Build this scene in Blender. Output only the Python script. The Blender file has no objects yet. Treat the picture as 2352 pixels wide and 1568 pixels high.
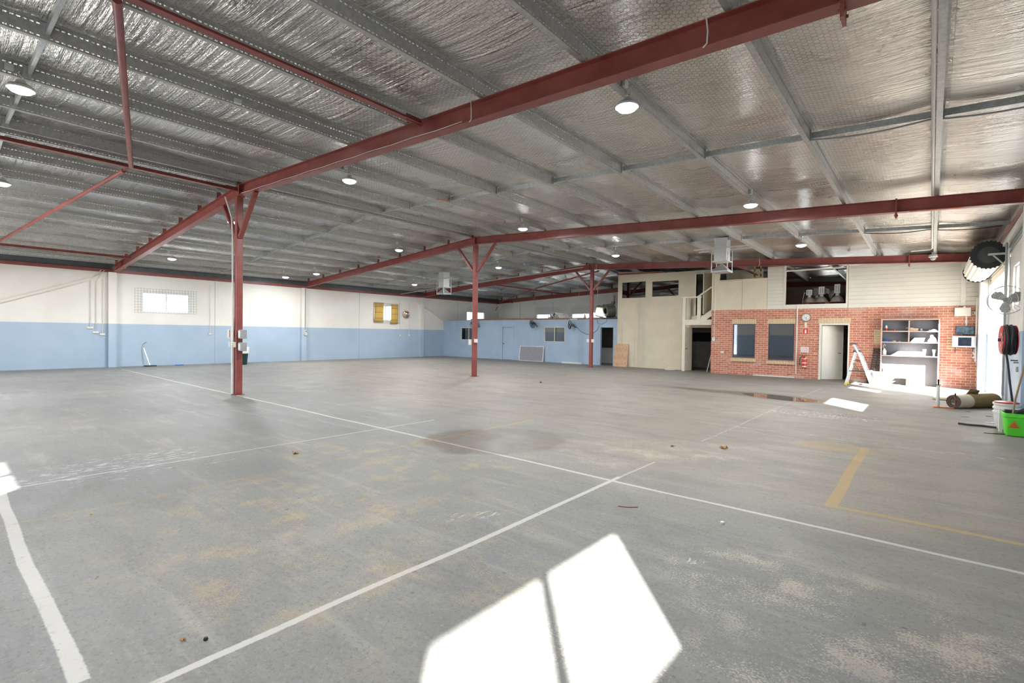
import bpy, math, random
from mathutils import Vector, Matrix
random.seed(7)
S = bpy.context.scene
COL = S.collection
# ---------------------------------------------------------------- camera
F_PX = 1137.0
cam_d = bpy.data.cameras.new('camera')
cam = bpy.data.objects.new('camera', cam_d); COL.objects.link(cam)
cam_d.sensor_fit = 'HORIZONTAL'; cam_d.sensor_width = 36.0
cam_d.lens = 36.0 * F_PX / 2352.0
cam_d.clip_start = 0.05; cam_d.clip_end = 500
def _n(v): return Vector(v).normalized()
_U = _n((2140 - 1176, 779.2 - 784, F_PX))          # direction of +Y seen from the camera (x right, y down, z forward)
_V0 = -_n((-168 - 1176, 747 - 784, F_PX))
_V = (_V0 - _U * _U.dot(_V0)).normalized()
_Z = _V.cross(_U)
if _Z[1] > 0: _Z = -_Z
# world axes in camera coordinates -> camera axes in world coordinates
right = Vector((_V[0], _U[0], _Z[0])); down = Vector((_V[1], _U[1], _Z[1])); fwd = Vector((_V[2], _U[2], _Z[2]))
m = Matrix((( right[0], -down[0], -fwd[0], 0.0), (right[1], -down[1], -fwd[1], 0.0), (right[2], -down[2], -fwd[2], 1.6), (0, 0, 0, 1)))
cam.matrix_world = m
S.camera = cam
# ---------------------------------------------------------------- view, world, sun
S.view_settings.view_transform = 'Standard'; S.view_settings.look = 'None'
S.view_settings.gamma = 1.0; S.view_settings.use_curve_mapping = False
S.view_settings.exposure = 0.42
S.cycles.use_denoising = True
S.cycles.use_adaptive_sampling = True; S.cycles.adaptive_threshold = 0.035
S.cycles.max_bounces = 8; S.cycles.diffuse_bounces = 4; S.cycles.glossy_bounces = 4
S.cycles.transparent_max_bounces = 24
S.cycles.sample_clamp_indirect = 8.0
S.cycles.caustics_reflective = False; S.cycles.caustics_refractive = False
W = bpy.data.worlds.new('sky'); S.world = W; W.use_nodes = True
bg = W.node_tree.nodes['Background']
bg.inputs[0].default_value = (0.80, 0.90, 1.0, 1); bg.inputs[1].default_value = 4.4
sd = bpy.data.lights.new('sun', 'SUN'); sun = bpy.data.objects.new('sun', sd); COL.objects.link(sun)
sd.energy = 52.0; sd.angle = math.radians(0.7); sd.color = (1.0, 0.96, 0.90)
sun.location = (12, -13, 12)
sun.rotation_euler = Vector((-0.666, 0.746, -0.62)).to_track_quat('-Z', 'Y').to_euler()
LAMP_POWER = 138.0

# ================================================================ helpers
def sock(nt, v, inp):
    if hasattr(v, 'is_linked') or hasattr(v, 'links'):
        nt.links.new(v, inp)
    else:
        if isinstance(v, (tuple, list)) and len(v) == 3 and inp.type == 'RGBA': v = (*v, 1)
        inp.default_value = v
class NT:
    def __init__(s, name):
        s.m = bpy.data.materials.new(name); s.m.use_nodes = True
        s.t = s.m.node_tree; s.t.nodes.clear()
        s.out = s.t.nodes.new('ShaderNodeOutputMaterial')
        s._pos = None
    def node(s, typ, **kw):
        n = s.t.nodes.new('ShaderNode' + typ)
        for k, v in kw.items(): setattr(n, k, v)
        return n
    def pos(s):
        if s._pos is None:
            s._pos = s.node('NewGeometry').outputs['Position']
            q = s.node('SeparateXYZ'); s.t.links.new(s._pos, q.inputs[0]); s.x, s.y, s.z = q.outputs
        return s._pos
    def M(s, op, a, b=0.0, c=None, clamp=False):
        n = s.node('Math', operation=op, use_clamp=clamp)
        sock(s.t, a, n.inputs[0]); sock(s.t, b, n.inputs[1])
        if c is not None: sock(s.t, c, n.inputs[2])
        return n.outputs[0]
    def VM(s, op, a, b=None):
        n = s.node('VectorMath', operation=op)
        sock(s.t, a, n.inputs[0])
        if b is not None: sock(s.t, b, n.inputs[1])
        return n.outputs['Value'] if op in ('LENGTH', 'DOT_PRODUCT') else n.outputs[0]
    def xyz(s, x, y, z):
        n = s.node('CombineXYZ')
        for i, v in enumerate((x, y, z)): sock(s.t, v, n.inputs[i])
        return n.outputs[0]
    def noise(s, scale, detail=3.0, rough=0.55, vec=None, stretch=None, dist=0.0):
        v = vec if vec is not None else s.pos()
        if stretch: v = s.VM('MULTIPLY', v, stretch)
        n = s.node('TexNoise'); s.t.links.new(v, n.inputs['Vector'])
        n.inputs['Scale'].default_value = scale; n.inputs['Detail'].default_value = detail
        n.inputs['Roughness'].default_value = rough; n.inputs['Distortion'].default_value = dist
        return n.outputs['Fac']
    def ss(s, v, a, b, lo=0.0, hi=1.0):
        n = s.node('MapRange', interpolation_type='SMOOTHSTEP')
        sock(s.t, v, n.inputs[0])
        for i, q in enumerate((a, b, lo, hi)): sock(s.t, q, n.inputs[1 + i])
        return n.outputs[0]
    def mix(s, f, a, b, mode='MIX'):
        n = s.node('Mix', data_type='RGBA', blend_type=mode)
        sock(s.t, f, n.inputs[0]); sock(s.t, a, n.inputs[6]); sock(s.t, b, n.inputs[7])
        return n.outputs[2]
    def bump(s, h, strength=0.3, dist=0.01, normal=None):
        n = s.node('Bump'); sock(s.t, h, n.inputs['Height'])
        n.inputs['Strength'].default_value = strength; n.inputs['Distance'].default_value = dist
        if normal is not None: s.t.links.new(normal, n.inputs['Normal'])
        return n.outputs[0]
    def P(s, color, rough=0.6, metal=0.0, normal=None, spec=None, emis=None, estr=0.0):
        b = s.node('BsdfPrincipled')
        sock(s.t, color, b.inputs['Base Color']); sock(s.t, rough, b.inputs['Roughness']); sock(s.t, metal, b.inputs['Metallic'])
        if normal is not None: s.t.links.new(normal, b.inputs['Normal'])
        if spec is not None: sock(s.t, spec, b.inputs['Specular IOR Level'])
        if emis is not None:
            sock(s.t, emis, b.inputs['Emission Color']); b.inputs['Emission Strength'].default_value = estr
        return b.outputs[0]
    def done(s, shader):
        s.t.links.new(shader, s.out.inputs[0]); return s.m

def plain(name, col, rough=0.6, metal=0.0, var=0.12, scale=6.0, bump=0.0, bscale=60.0):
    k = NT(name)
    n = k.noise(scale, 4.0)
    c = k.mix(k.ss(n, 0.3, 0.7), tuple(x * (1 - var) for x in col), tuple(min(1, x * (1 + var)) for x in col))
    nm = k.bump(k.noise(bscale, 3.0), bump, 0.005) if bump else None
    return k.done(k.P(c, rough, metal, nm))

MAT = {}
def M_(key, *a, **kw):
    MAT[key] = plain(key, *a, **kw); return MAT[key]

M_('cream_paint', (0.70, 0.62, 0.465), 0.6, var=0.04, scale=2.0, bump=0.1)
M_('cream_light', (0.74, 0.70, 0.61), 0.5, var=0.03, scale=2.0)
M_('cream_trim', (0.72, 0.66, 0.52), 0.5, var=0.04)
M_('blue_paint', (0.37, 0.475, 0.60), 0.55, var=0.05, scale=1.5, bump=0.1)
M_('white_plastic', (0.78, 0.77, 0.73), 0.4, var=0.03)
M_('grey_plastic', (0.33, 0.34, 0.33), 0.5, var=0.05)
M_('conduit_cream', (0.70, 0.67, 0.60), 0.45, var=0.04)
M_('galvanised', (0.50, 0.52, 0.52), 0.45, metal=0.55, var=0.14, scale=25, bump=0.05)
M_('galv_light', (0.68, 0.70, 0.71), 0.4, metal=0.4, var=0.08, scale=20)
M_('dark_steel', (0.10, 0.105, 0.11), 0.45, metal=0.5, var=0.1)
M_('black', (0.02, 0.02, 0.022), 0.45, var=0.2)
M_('black_rubber', (0.03, 0.03, 0.032), 0.6, var=0.2)
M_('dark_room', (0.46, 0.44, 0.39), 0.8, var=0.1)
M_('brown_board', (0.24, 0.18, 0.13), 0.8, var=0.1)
M_('plywood', (0.62, 0.38, 0.22), 0.55, var=0.1)
M_('timber_brown', (0.27, 0.13, 0.07), 0.7, var=0.25, scale=9)
M_('timber_grey', (0.36, 0.31, 0.27), 0.75, var=0.25, scale=20)
M_('alu', (0.78, 0.79, 0.80), 0.32, metal=0.6, var=0.05)
M_('alu_frame', (0.74, 0.75, 0.75), 0.4, metal=0.3, var=0.04)
M_('cream_alu', (0.66, 0.60, 0.46), 0.4, var=0.03)
M_('navy_alu', (0.05, 0.07, 0.11), 0.35, metal=0.3, var=0.05)
M_('red_enamel', (0.62, 0.03, 0.03), 0.35, var=0.08)
M_('yellow', (0.75, 0.55, 0.04), 0.45, var=0.06)
M_('orange', (0.75, 0.17, 0.04), 0.5, var=0.08)
M_('green_bucket', (0.13, 0.78, 0.05), 0.35, var=0.08, scale=4)
M_('dark_green', (0.012, 0.06, 0.05), 0.4, var=0.15)
M_('drab_green', (0.085, 0.09, 0.06), 0.5, var=0.2)
M_('white_cloth', (0.8, 0.79, 0.77), 0.8, var=0.05, bump=0.4)
M_('curtain_yellow', (0.62, 0.45, 0.16), 0.8, var=0.12, scale=12)
M_('charcoal_board', (0.17, 0.165, 0.18), 0.55, var=0.05)
M_('salmon_edge', (0.55, 0.36, 0.31), 0.55, var=0.08)
M_('grey_board', (0.30, 0.29, 0.32), 0.75, var=0.05)
M_('carpet_olive', (0.29, 0.20, 0.07), 0.95, var=0.15, scale=30, bump=0.6, bscale=250)
M_('carpet_back', (0.78, 0.67, 0.46), 0.8, var=0.05)
M_('carpet_edge', (0.13, 0.09, 0.065), 0.95, var=0.15, scale=60)
M_('cardboard', (0.55, 0.40, 0.24), 0.8, var=0.08)
M_('blue_plastic', (0.04, 0.12, 0.5), 0.4, var=0.1)
M_('tan_leaf', (0.50, 0.28, 0.10), 0.8, var=0.25, scale=50)
M_('wood_handle', (0.35, 0.22, 0.12), 0.6, var=0.15, scale=15)
M_('screen', (0.02, 0.03, 0.05), 0.15, var=0.3)
M_('screen_panes', (0.10, 0.17, 0.22), 0.2, var=0.5, scale=9)
M_('pinkish_white', (0.74, 0.68, 0.66), 0.6, var=0.05)
M_('silver_dome', (0.62, 0.58, 0.55), 0.30, metal=0.55, var=0.08)
M_('ground_out', (0.45, 0.44, 0.42), 0.9, var=0.08)
M_('cream_brick', (0.66, 0.52, 0.32), 0.8, var=0.10, scale=14)
M_('tube_grey', (0.40, 0.39, 0.37), 0.45, metal=0.2, var=0.3, scale=8)
M_('steel_pipe', (0.62, 0.62, 0.60), 0.4, metal=0.4, var=0.15)
M_('clear_skylight', (0.8, 0.85, 0.85), 0.5, var=0.03)

def red_steel():
    k = NT('red_oxide_paint')
    n = k.noise(3.0, 5.0); n2 = k.noise(45.0, 3.0)
    c = k.mix(k.ss(n, 0.3, 0.7), (0.235, 0.050, 0.042), (0.30, 0.080, 0.066))
    c = k.mix(k.ss(n2, 0.74, 0.8), c, (0.45, 0.30, 0.26))
    return k.done(k.P(c, 0.42, 0.0, k.bump(n2, 0.06, 0.003)))
MAT['red'] = red_steel()

def glass(name, tint, refl=0.10):
    k = NT(name)
    t = k.node('BsdfTransparent'); t.inputs[0].default_value = (*tint, 1)
    g = k.node('BsdfGlossy'); g.inputs[0].default_value = (1, 1, 1, 1); g.inputs[1].default_value = 0.02
    f = k.node('LayerWeight'); f.inputs[0].default_value = 0.5
    mx = k.node('MixShader')
    k.t.links.new(k.M('ADD', k.M('MULTIPLY', k.M('POWER', f.outputs['Facing'], 4.0), 0.8), 0.03 + refl, clamp=True), mx.inputs[0])
    k.t.links.new(t.outputs[0], mx.inputs[1]); k.t.links.new(g.outputs[0], mx.inputs[2])
    return k.done(mx.outputs[0])
MAT['glass'] = glass('clear_glass', (0.93, 0.95, 0.96), 0.0)
MAT['glass_dark'] = glass('tinted_glass', (0.35, 0.38, 0.42), 0.12)

def emit(name, col, s):
    k = NT(name); e = k.node('Emission'); e.inputs[0].default_value = (*col, 1); e.inputs[1].default_value = s
    return k.done(e.outputs[0])
MAT['lamp_on'] = emit('lamp_glow', (0.93, 0.98, 1.0), 40.0)
MAT['tube_on'] = emit('tube_glow', (0.95, 0.98, 1.0), 14.0)

def two_tone():
    k = NT('wall_two_tone'); k.pos()
    edge = k.M('ADD', k.z, k.M('MULTIPLY', k.M('SUBTRACT', k.noise(3.0, 3.0), 0.5), 0.012))
    f = k.ss(edge, 1.772, 1.778)
    n = k.noise(0.9, 5.0); n2 = k.noise(14.0, 3.0, stretch=(1, 1, 2.5))
    blue = k.mix(k.ss(n, 0.35, 0.65), (0.385, 0.485, 0.60), (0.41, 0.515, 0.625))
    cream = k.mix(k.ss(n, 0.3, 0.7), (0.77, 0.735, 0.665), (0.82, 0.79, 0.73))
    c = k.mix(f, blue, cream)
    c = k.mix(k.M('MULTIPLY', k.ss(n2, 0.68, 0.76), 0.25), c, (0.42, 0.42, 0.42))
    return k.done(k.P(c, 0.55, 0.0, k.bump(k.noise(60.0, 2.0), 0.08, 0.004)))
MAT['two_tone'] = two_tone()

def foil():
    k = NT('foil_insulation'); k.pos()
    p2 = k.xyz(k.x, k.y, 0.0)
    # chicken wire: hexagon cells 62 mm across
    q = k.VM('DIVIDE', p2, (0.062, 0.072, 1.0))
    sx, sy = 1.0, 1.7320508
    def cell(v):
        a = k.node('VectorMath', operation='WRAP'); k.t.links.new(v, a.inputs[0])
        a.inputs[1].default_value = (sy / 2, sx / 2, 1); a.inputs[2].default_value = (-sy / 2, -sx / 2, -1)
        return a.outputs[0]
    a = cell(q); b = cell(k.VM('ADD', q, (sy / 2, sx / 2, 0)))
    la = k.VM('LENGTH', a); lb = k.VM('LENGTH', b)
    sel = k.M('LESS_THAN', la, lb)
    mxv = k.node('Mix', data_type='VECTOR')
    k.t.links.new(sel, mxv.inputs[0]); k.t.links.new(b, mxv.inputs[4]); k.t.links.new(a, mxv.inputs[5])
    g = k.VM('ABSOLUTE', mxv.outputs[1])
    sg = k.node('SeparateXYZ'); k.t.links.new(g, sg.inputs[0])
    d1 = k.M('ADD', k.M('MULTIPLY', sg.outputs[0], 0.8660254), k.M('MULTIPLY', sg.outputs[1], 0.5))
    hd = k.M('MAXIMUM', d1, sg.outputs[1])
    wire = k.ss(hd, 0.455, 0.485)
    # wire mesh has been cut away near the roller doors
    fade = k.ss(k.M('ADD', k.x, k.M('MULTIPLY', k.noise(0.6, 2.0), 1.4)), -0.2, 0.5)
    wire = k.M('MULTIPLY', wire, k.M('SUBTRACT', 1.0, fade))
    n1 = k.noise(0.55, 3.0, stretch=(1.0, 1.0, 1.0))
    crs = k.noise(1.0, 4.0, 0.6, stretch=(0.7, 13.0, 0.0), dist=0.25)      # creases across the purlins
    crk = k.noise(14.0, 4.0, 0.6, stretch=(0.6, 1.3, 0.0), dist=0.4)       # crackle
    col = k.mix(k.ss(n1, 0.3, 0.7), (0.66, 0.64, 0.60), (0.78, 0.75, 0.71))
    col = k.mix(k.M('MULTIPLY', k.ss(crs, 0.52, 0.72), 0.35), col, (0.42, 0.38, 0.36))
    col = k.mix(k.M('MULTIPLY', wire, 0.8), col, (0.13, 0.12, 0.10))
    h = k.M('ADD', k.M('MULTIPLY', crs, 1.0), k.M('MULTIPLY', crk, 0.35))
    bn = k.node('Bump'); k.t.links.new(h, bn.inputs['Height']); bn.inputs['Distance'].default_value = 0.06
    k.t.links.new(k.ss(k.y, 15.0, 22.0, 1.0, 0.35), bn.inputs['Strength']); nm = bn.outputs[0]
    rgh = k.ss(n1, 0.3, 0.7, 0.20, 0.32)
    met = k.M('SUBTRACT', 1.0, k.M('MULTIPLY', wire, 0.6))
    return k.done(k.P(col, rgh, met, nm))
MAT['foil'] = foil()

def purlin_mat():
    k = NT('galvanised_purlin')
    uv = k.node('UVMap'); sp = k.node('SeparateXYZ'); k.t.links.new(uv.outputs[0], sp.inputs[0])
    u, v = sp.outputs[0], sp.outputs[1]
    fr = k.M('FRACT', k.M('DIVIDE', u, 0.055))
    on = k.M('LESS_THAN', fr, 0.58)
    r1 = k.M('MULTIPLY', k.M('GREATER_THAN', v, 0.156), k.M('LESS_THAN', v, 0.174))
    r2 = k.M('MULTIPLY', k.M('GREATER_THAN', v, 0.018), k.M('LESS_THAN', v, 0.034))
    # web slots sit near both edges
    hole = k.M('MULTIPLY', on, k.M('ADD', r1, r2))
    n = k.noise(18.0, 5.0); n2 = k.noise(120.0, 2.0)
    c = k.mix(k.ss(n, 0.3, 0.7), (0.41, 0.41, 0.395), (0.54, 0.53, 0.51))
    c = k.mix(k.M('MULTIPLY', k.ss(n2, 0.5, 0.8), 0.25), c, (0.25, 0.25, 0.25))
    b = k.P(c, 0.46, 0.35)
    t = k.node('BsdfTransparent'); mx = k.node('MixShader')
    k.t.links.new(hole, mx.inputs[0]); k.t.links.new(b, mx.inputs[1]); k.t.links.new(t.outputs[0], mx.inputs[2])
    return k.done(mx.outputs[0])
MAT['purlin'] = purlin_mat()

def brick():
    k = NT('red_brick'); k.pos()
    v = k.xyz(k.M('ADD', k.x, 20.0), k.z, 0.0)
    b = k.node('TexBrick'); k.t.links.new(v, b.inputs['Vector'])
    b.offset = 0.5; b.inputs['Scale'].default_value = 1.0
    b.inputs['Brick Width'].default_value = 0.24; b.inputs['Row Height'].default_value = 0.0865
    b.inputs['Mortar Size'].default_value = 0.0065; b.inputs['Mortar Smooth'].default_value = 0.15; b.inputs['Bias'].default_value = 0.0
    b.inputs['Color1'].default_value = (0.47, 0.145, 0.088, 1); b.inputs['Color2'].default_value = (0.59, 0.24, 0.15, 1)
    b.inputs['Mortar'].default_value = (0.74, 0.62, 0.49, 1)
    n = k.noise(1.1, 5.0, 0.6); low = k.ss(k.z, 0.75, 0.15)
    lime = k.M('MULTIPLY', k.ss(n, 0.55, 0.72), k.M('ADD', 0.25, k.M('MULTIPLY', low, 0.75)))
    c = k.mix(lime, b.outputs['Color'], (0.66, 0.55, 0.52))
    c = k.mix(k.M('MULTIPLY', k.ss(k.noise(40.0, 3.0), 0.5, 0.8), 0.2), c, (0.3, 0.12, 0.09))
    nm = k.bump(k.M('SUBTRACT', 1.0, b.outputs['Fac']), 0.5, 0.006)
    return k.done(k.P(c, 0.8, 0.0, nm))
MAT['brick'] = brick()

def ply():
    k = NT('plywood_grain'); k.pos()
    w = k.node('TexWave', wave_type='RINGS', bands_direction='Y'); k.t.links.new(k.VM('MULTIPLY', k.pos(), (2.2, 1.0, 0.9)), w.inputs[0])
    w.inputs['Scale'].default_value = 5.0; w.inputs['Distortion'].default_value = 6.0; w.inputs['Detail'].default_value = 2.0
    c = k.mix(k.ss(w.outputs['Fac'], 0.55, 1.0), (0.64, 0.41, 0.25), (0.56, 0.33, 0.19))
    return k.done(k.P(c, 0.55))
MAT['ply'] = ply()

def floor_mat():
    k = NT('worn_concrete'); k.pos(); x, y = k.x, k.y
    p = k.xyz(x, y, 0.0)
    N = lambda s, d=4.0, r=0.55, st=None, di=0.0: k.noise(s, d, r, vec=p, stretch=st, dist=di)
    big = N(0.22, 4.0); med = N(1.6, 6.0, 0.6); fine = N(26.0, 4.0, 0.65); grit = N(140.0, 2.0, 0.6)
    streak = N(1.0, 5.0, 0.6, (0.5, 4.5, 1.0), 0.6)
    warm = k.M('ADD', k.ss(k.M('ADD', k.M('MULTIPLY', y, 1.0), k.M('MULTIPLY', x, 0.28)), 2.2, 6.5), k.M('MULTIPLY', k.M('SUBTRACT', big, 0.5), 1.4), clamp=True)
    warm = k.M('MULTIPLY', warm, k.ss(y, 24.0, 11.0, 0.45, 1.0))
    c = k.mix(warm, (0.185, 0.188, 0.182), (0.262, 0.226, 0.178))
    c = k.mix(k.M('MULTIPLY', k.ss(med, 0.35, 0.75), 0.30), c, (0.34, 0.325, 0.30))
    c = k.mix(k.M('MULTIPLY', k.ss(N(0.75, 6.0, 0.68, (1.0, 2.0, 1.0), 0.5), 0.46, 0.64), 0.48), c, (0.155, 0.150, 0.142))
    c = k.mix(k.M('MULTIPLY', k.ss(N(1.3, 7.0, 0.7, (0.4, 3.0, 1.0)), 0.52, 0.68), 0.42), c, (0.36, 0.33, 0.285))
    c = k.mix(k.M('MULTIPLY', k.ss(streak, 0.50, 0.75), 0.40), c, (0.15, 0.145, 0.138))
    c = k.mix(k.M('MULTIPLY', k.ss(N(52.0, 3.0, 0.6), 0.60, 0.68), 0.45), c, (0.075, 0.072, 0.068))
    c = k.mix(k.M('MULTIPLY', k.ss(N(34.0, 4.0, 0.65), 0.56, 0.68), 0.32), c, (0.36, 0.335, 0.295))
    c = k.mix(k.M('MULTIPLY', k.ss(fine, 0.48, 0.70), 0.42), c, (0.11, 0.108, 0.105))
    c = k.mix(k.M('MULTIPLY', k.ss(grit, 0.55, 0.75), 0.22), c, (0.40, 0.385, 0.36))
    def blob(cx, cy, rx, ry, ang=0.0, soft=0.5, amp=0.5, sc=0.8):
        dx = k.M('SUBTRACT', x, cx); dy = k.M('SUBTRACT', y, cy)
        ca, sa = math.cos(ang), math.sin(ang)
        u = k.M('DIVIDE', k.M('ADD', k.M('MULTIPLY', dx, ca), k.M('MULTIPLY', dy, sa)), rx)
        v = k.M('DIVIDE', k.M('SUBTRACT', k.M('MULTIPLY', dy, ca), k.M('MULTIPLY', dx, sa)), ry)
        r = k.M('SQRT', k.M('ADD', k.M('MULTIPLY', u, u), k.M('MULTIPLY', v, v)))
        r = k.M('ADD', r, k.M('MULTIPLY', k.M('SUBTRACT', N(sc, 4.0, 0.6), 0.5), amp * 2))
        return k.ss(r, 1.0 + soft / 2, 1.0 - soft / 2)
    speck = N(85.0, 3.0, 0.6); patchy = N(3.2, 6.0, 0.65)
    spk = k.M('ADD', k.M('MULTIPLY', speck, 0.7), k.M('MULTIPLY', patchy, 0.85))
    # yellow paint worn to specks
    ym = k.M('MAXIMUM', blob(-3.9, 2.2, 1.9, 1.3, 0.0, 1.2, 0.6), blob(-5.2, 3.9, 1.7, 1.0, 0.2, 1.2, 0.6))
    c = k.mix(k.M('MULTIPLY', k.M('MULTIPLY', ym, k.ss(spk, 0.78, 0.93)), 0.42), c, (0.55, 0.40, 0.17))
    # pale worn patches
    wm = k.M('MAXIMUM', blob(-0.15, 3.4, 1.3, 0.65, -0.2, 0.9, 0.7, 1.6), blob(-0.6, 2.2, 0.9, 0.5, 0.3, 0.9, 0.7, 1.6))
    wm = k.M('MAXIMUM', wm, k.M('MULTIPLY', blob(-3.0, 6.3, 1.6, 0.7, 0.9, 0.9, 0.7), 0.7))
    wm = k.M('MAXIMUM', wm, k.M('MULTIPLY', k.ss(big, 0.50, 0.72), 0.35))
    c = k.mix(k.M('MULTIPLY', k.M('MULTIPLY', wm, k.ss(k.M('ADD', k.M('MULTIPLY', N(75.0, 3.0, 0.6), 0.7), k.M('MULTIPLY', N(2.3, 6.0, 0.65), 0.85)), 0.78, 0.90)), 0.58), c, (0.56, 0.47, 0.37))
    # painted lines
    en = k.M('MULTIPLY', k.M('SUBTRACT', N(30.0, 3.0, 0.6), 0.5), 0.016)
    wob = k.M('MULTIPLY', k.M('SUBTRACT', N(0.5, 2.0), 0.5), 0.10)
    def line(x0, x1, y0, y1, soft=0.006, wear=0.0, fade_end=0.0):
        hx, hy = (x1 - x0) / 2, (y1 - y0) / 2
        xx = k.M('ADD', x, wob) if hx < hy else x; yy = y if hx < hy else k.M('ADD', y, wob)
        a = k.M('SUBTRACT', k.M('ABSOLUTE', k.M('SUBTRACT', xx, (x0 + x1) / 2)), hx)
        b = k.M('SUBTRACT', k.M('ABSOLUTE', k.M('SUBTRACT', yy, (y0 + y1) / 2)), hy)
        d = k.M('ADD', k.M('MAXIMUM', a, b), en)
        mk = k.ss(d, soft, -soft)
        if wear: mk = k.M('MULTIPLY', mk, k.ss(N(5.0, 5.0, 0.7), wear, wear + 0.2))
        return mk
    def mx(*l):
        r = l[0]
        for q in l[1:]: r = k.M('MAXIMUM', r, q)
        return r
    wl = mx(line(-24.0, 1.4, 4.84, 4.888), line(-2.665, -2.615, 0.3, 5.05),
            k.M('MULTIPLY', line(-2.645, -2.62, 5.05, 5.95), 0.7), line(-9.5, -2.9, 0.40, 0.475),
            k.M('MULTIPLY', line(-6.935, -6.905, 0.45, 6.0), 0.85),
            k.M('MULTIPLY', line(-2.65, -2.62, 7.6, 18.5, wear=0.36), 0.5),
            k.M('MULTIPLY', line(-7.0, 1.3, 9.27, 9.31, wear=0.42), 0.55), k.M('MULTIPLY', line(-6.0, 1.3, 11.2, 11.23, wear=0.45), 0.45),
            k.M('MULTIPLY', line(-1.55, 1.3, 9.38, 9.44, wear=0.45), 0.8),
            k.M('MULTIPLY', line(-7.6, -7.57, 0.5, 2.4, wear=0.47), 0.8), k.M('MULTIPLY', line(-6.55, -6.53, 1.0, 2.6, wear=0.47), 0.8),
            k.M('MULTIPLY', line(-19.0, -6.9, 9.25, 9.28, wear=0.46), 0.4))
    wl = k.M('MULTIPLY', wl, k.ss(N(16.0, 6.0, 0.75), 0.26, 0.46, 0.35, 1.0))
    c = k.mix(k.M('MULTIPLY', wl, 0.80), c, (0.56, 0.54, 0.50))
    yl = mx(line(-0.76, -0.655, 5.53, 8.85), line(-0.76, 1.4, 5.53, 5.60),
            k.M('MULTIPLY', line(-5.67, -5.60, 4.6, 7.3), 0.7), k.M('MULTIPLY', line(-5.67, -5.59, 0.3, 4.6, wear=0.40), 0.40),
            k.M('MULTIPLY', line(-5.65, -5.59, 10.0, 14.0, wear=0.5), 0.7), k.M('MULTIPLY', blob(-1.05, 8.6, 0.5, 0.35, 0.0, 0.5, 0.8, 3.0), 0.5),
            k.M('MULTIPLY', blob(0.40, 3.1, 0.025, 0.12, 0.0, 0.3, 0.2, 5.0), 1.0))
    yl = k.M('MULTIPLY', yl, k.ss(N(20.0, 6.0, 0.75), 0.26, 0.50, 0.45, 1.0))
    c = k.mix(k.M('MULTIPLY', yl, 0.72), c, (0.43, 0.285, 0.10))
    # chalky scuffs
    sc = mx(blob(-3.1, 3.0, 0.35, 0.10, 1.0, 0.6, 1.1, 5.0), blob(-1.75, 12.0, 1.0, 0.5, 0.2, 1.0, 0.9, 2.0), blob(-7.2, 1.4, 0.5, 0.9, 0.2, 0.8, 1.3, 4.0), blob(-1.3, 3.5, 0.12, 0.05, 0.5, 0.6, 0.8, 8.0))
    sc = k.M('MULTIPLY', sc, k.ss(N(7.0, 5.0, 0.75, (3.0, 0.8, 1.0), 0.8), 0.54, 0.60))
    c = k.mix(k.M('MULTIPLY', sc, 0.6), c, (0.66, 0.63, 0.62))
    # water and oil
    stain = blob(-4.95, 5.5, 1.05, 0.85, 0.95, 0.25, 0.45, 1.1)
    c = k.mix(k.M('MULTIPLY', stain, 0.9), c, k.mix(1.0, c, (0.58, 0.51, 0.44), 'MULTIPLY'))
    st2 = mx(blob(-3.3, 14.7, 1.5, 0.62, -0.25, 0.35, 0.35, 0.9), blob(-5.1, 14.9, 1.1, 0.35, -0.1, 0.5, 0.5, 1.0))
    c = k.mix(k.M('MULTIPLY', st2, 0.85), c, k.mix(1.0, c, (0.62, 0.54, 0.46), 'MULTIPLY'))
    pud = blob(-3.05, 14.60, 1.0, 0.50, -0.3, 0.12, 0.35, 1.1)
    c = k.mix(k.M('MULTIPLY', k.M('GREATER_THAN', N(9.0, 2.0), 0.735), 0.6), c, (0.08, 0.07, 0.06))
    rough = k.M('SUBTRACT', k.ss(med, 0.3, 0.7, 0.50, 0.66), k.M('ADD', k.M('MULTIPLY', stain, 0.12), k.M('MULTIPLY', st2, 0.12)))
    rough = k.M('MULTIPLY', rough, k.M('SUBTRACT', 1.0, k.M('MULTIPLY', pud, 0.93)))
    h = k.M('MULTIPLY', k.M('ADD', k.M('MULTIPLY', fine, 0.6), grit), k.M('SUBTRACT', 1.0, pud))
    return k.done(k.P(c, rough, 0.0, k.bump(h, 0.22, 0.004)))
MAT['floor'] = floor_mat()

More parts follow.
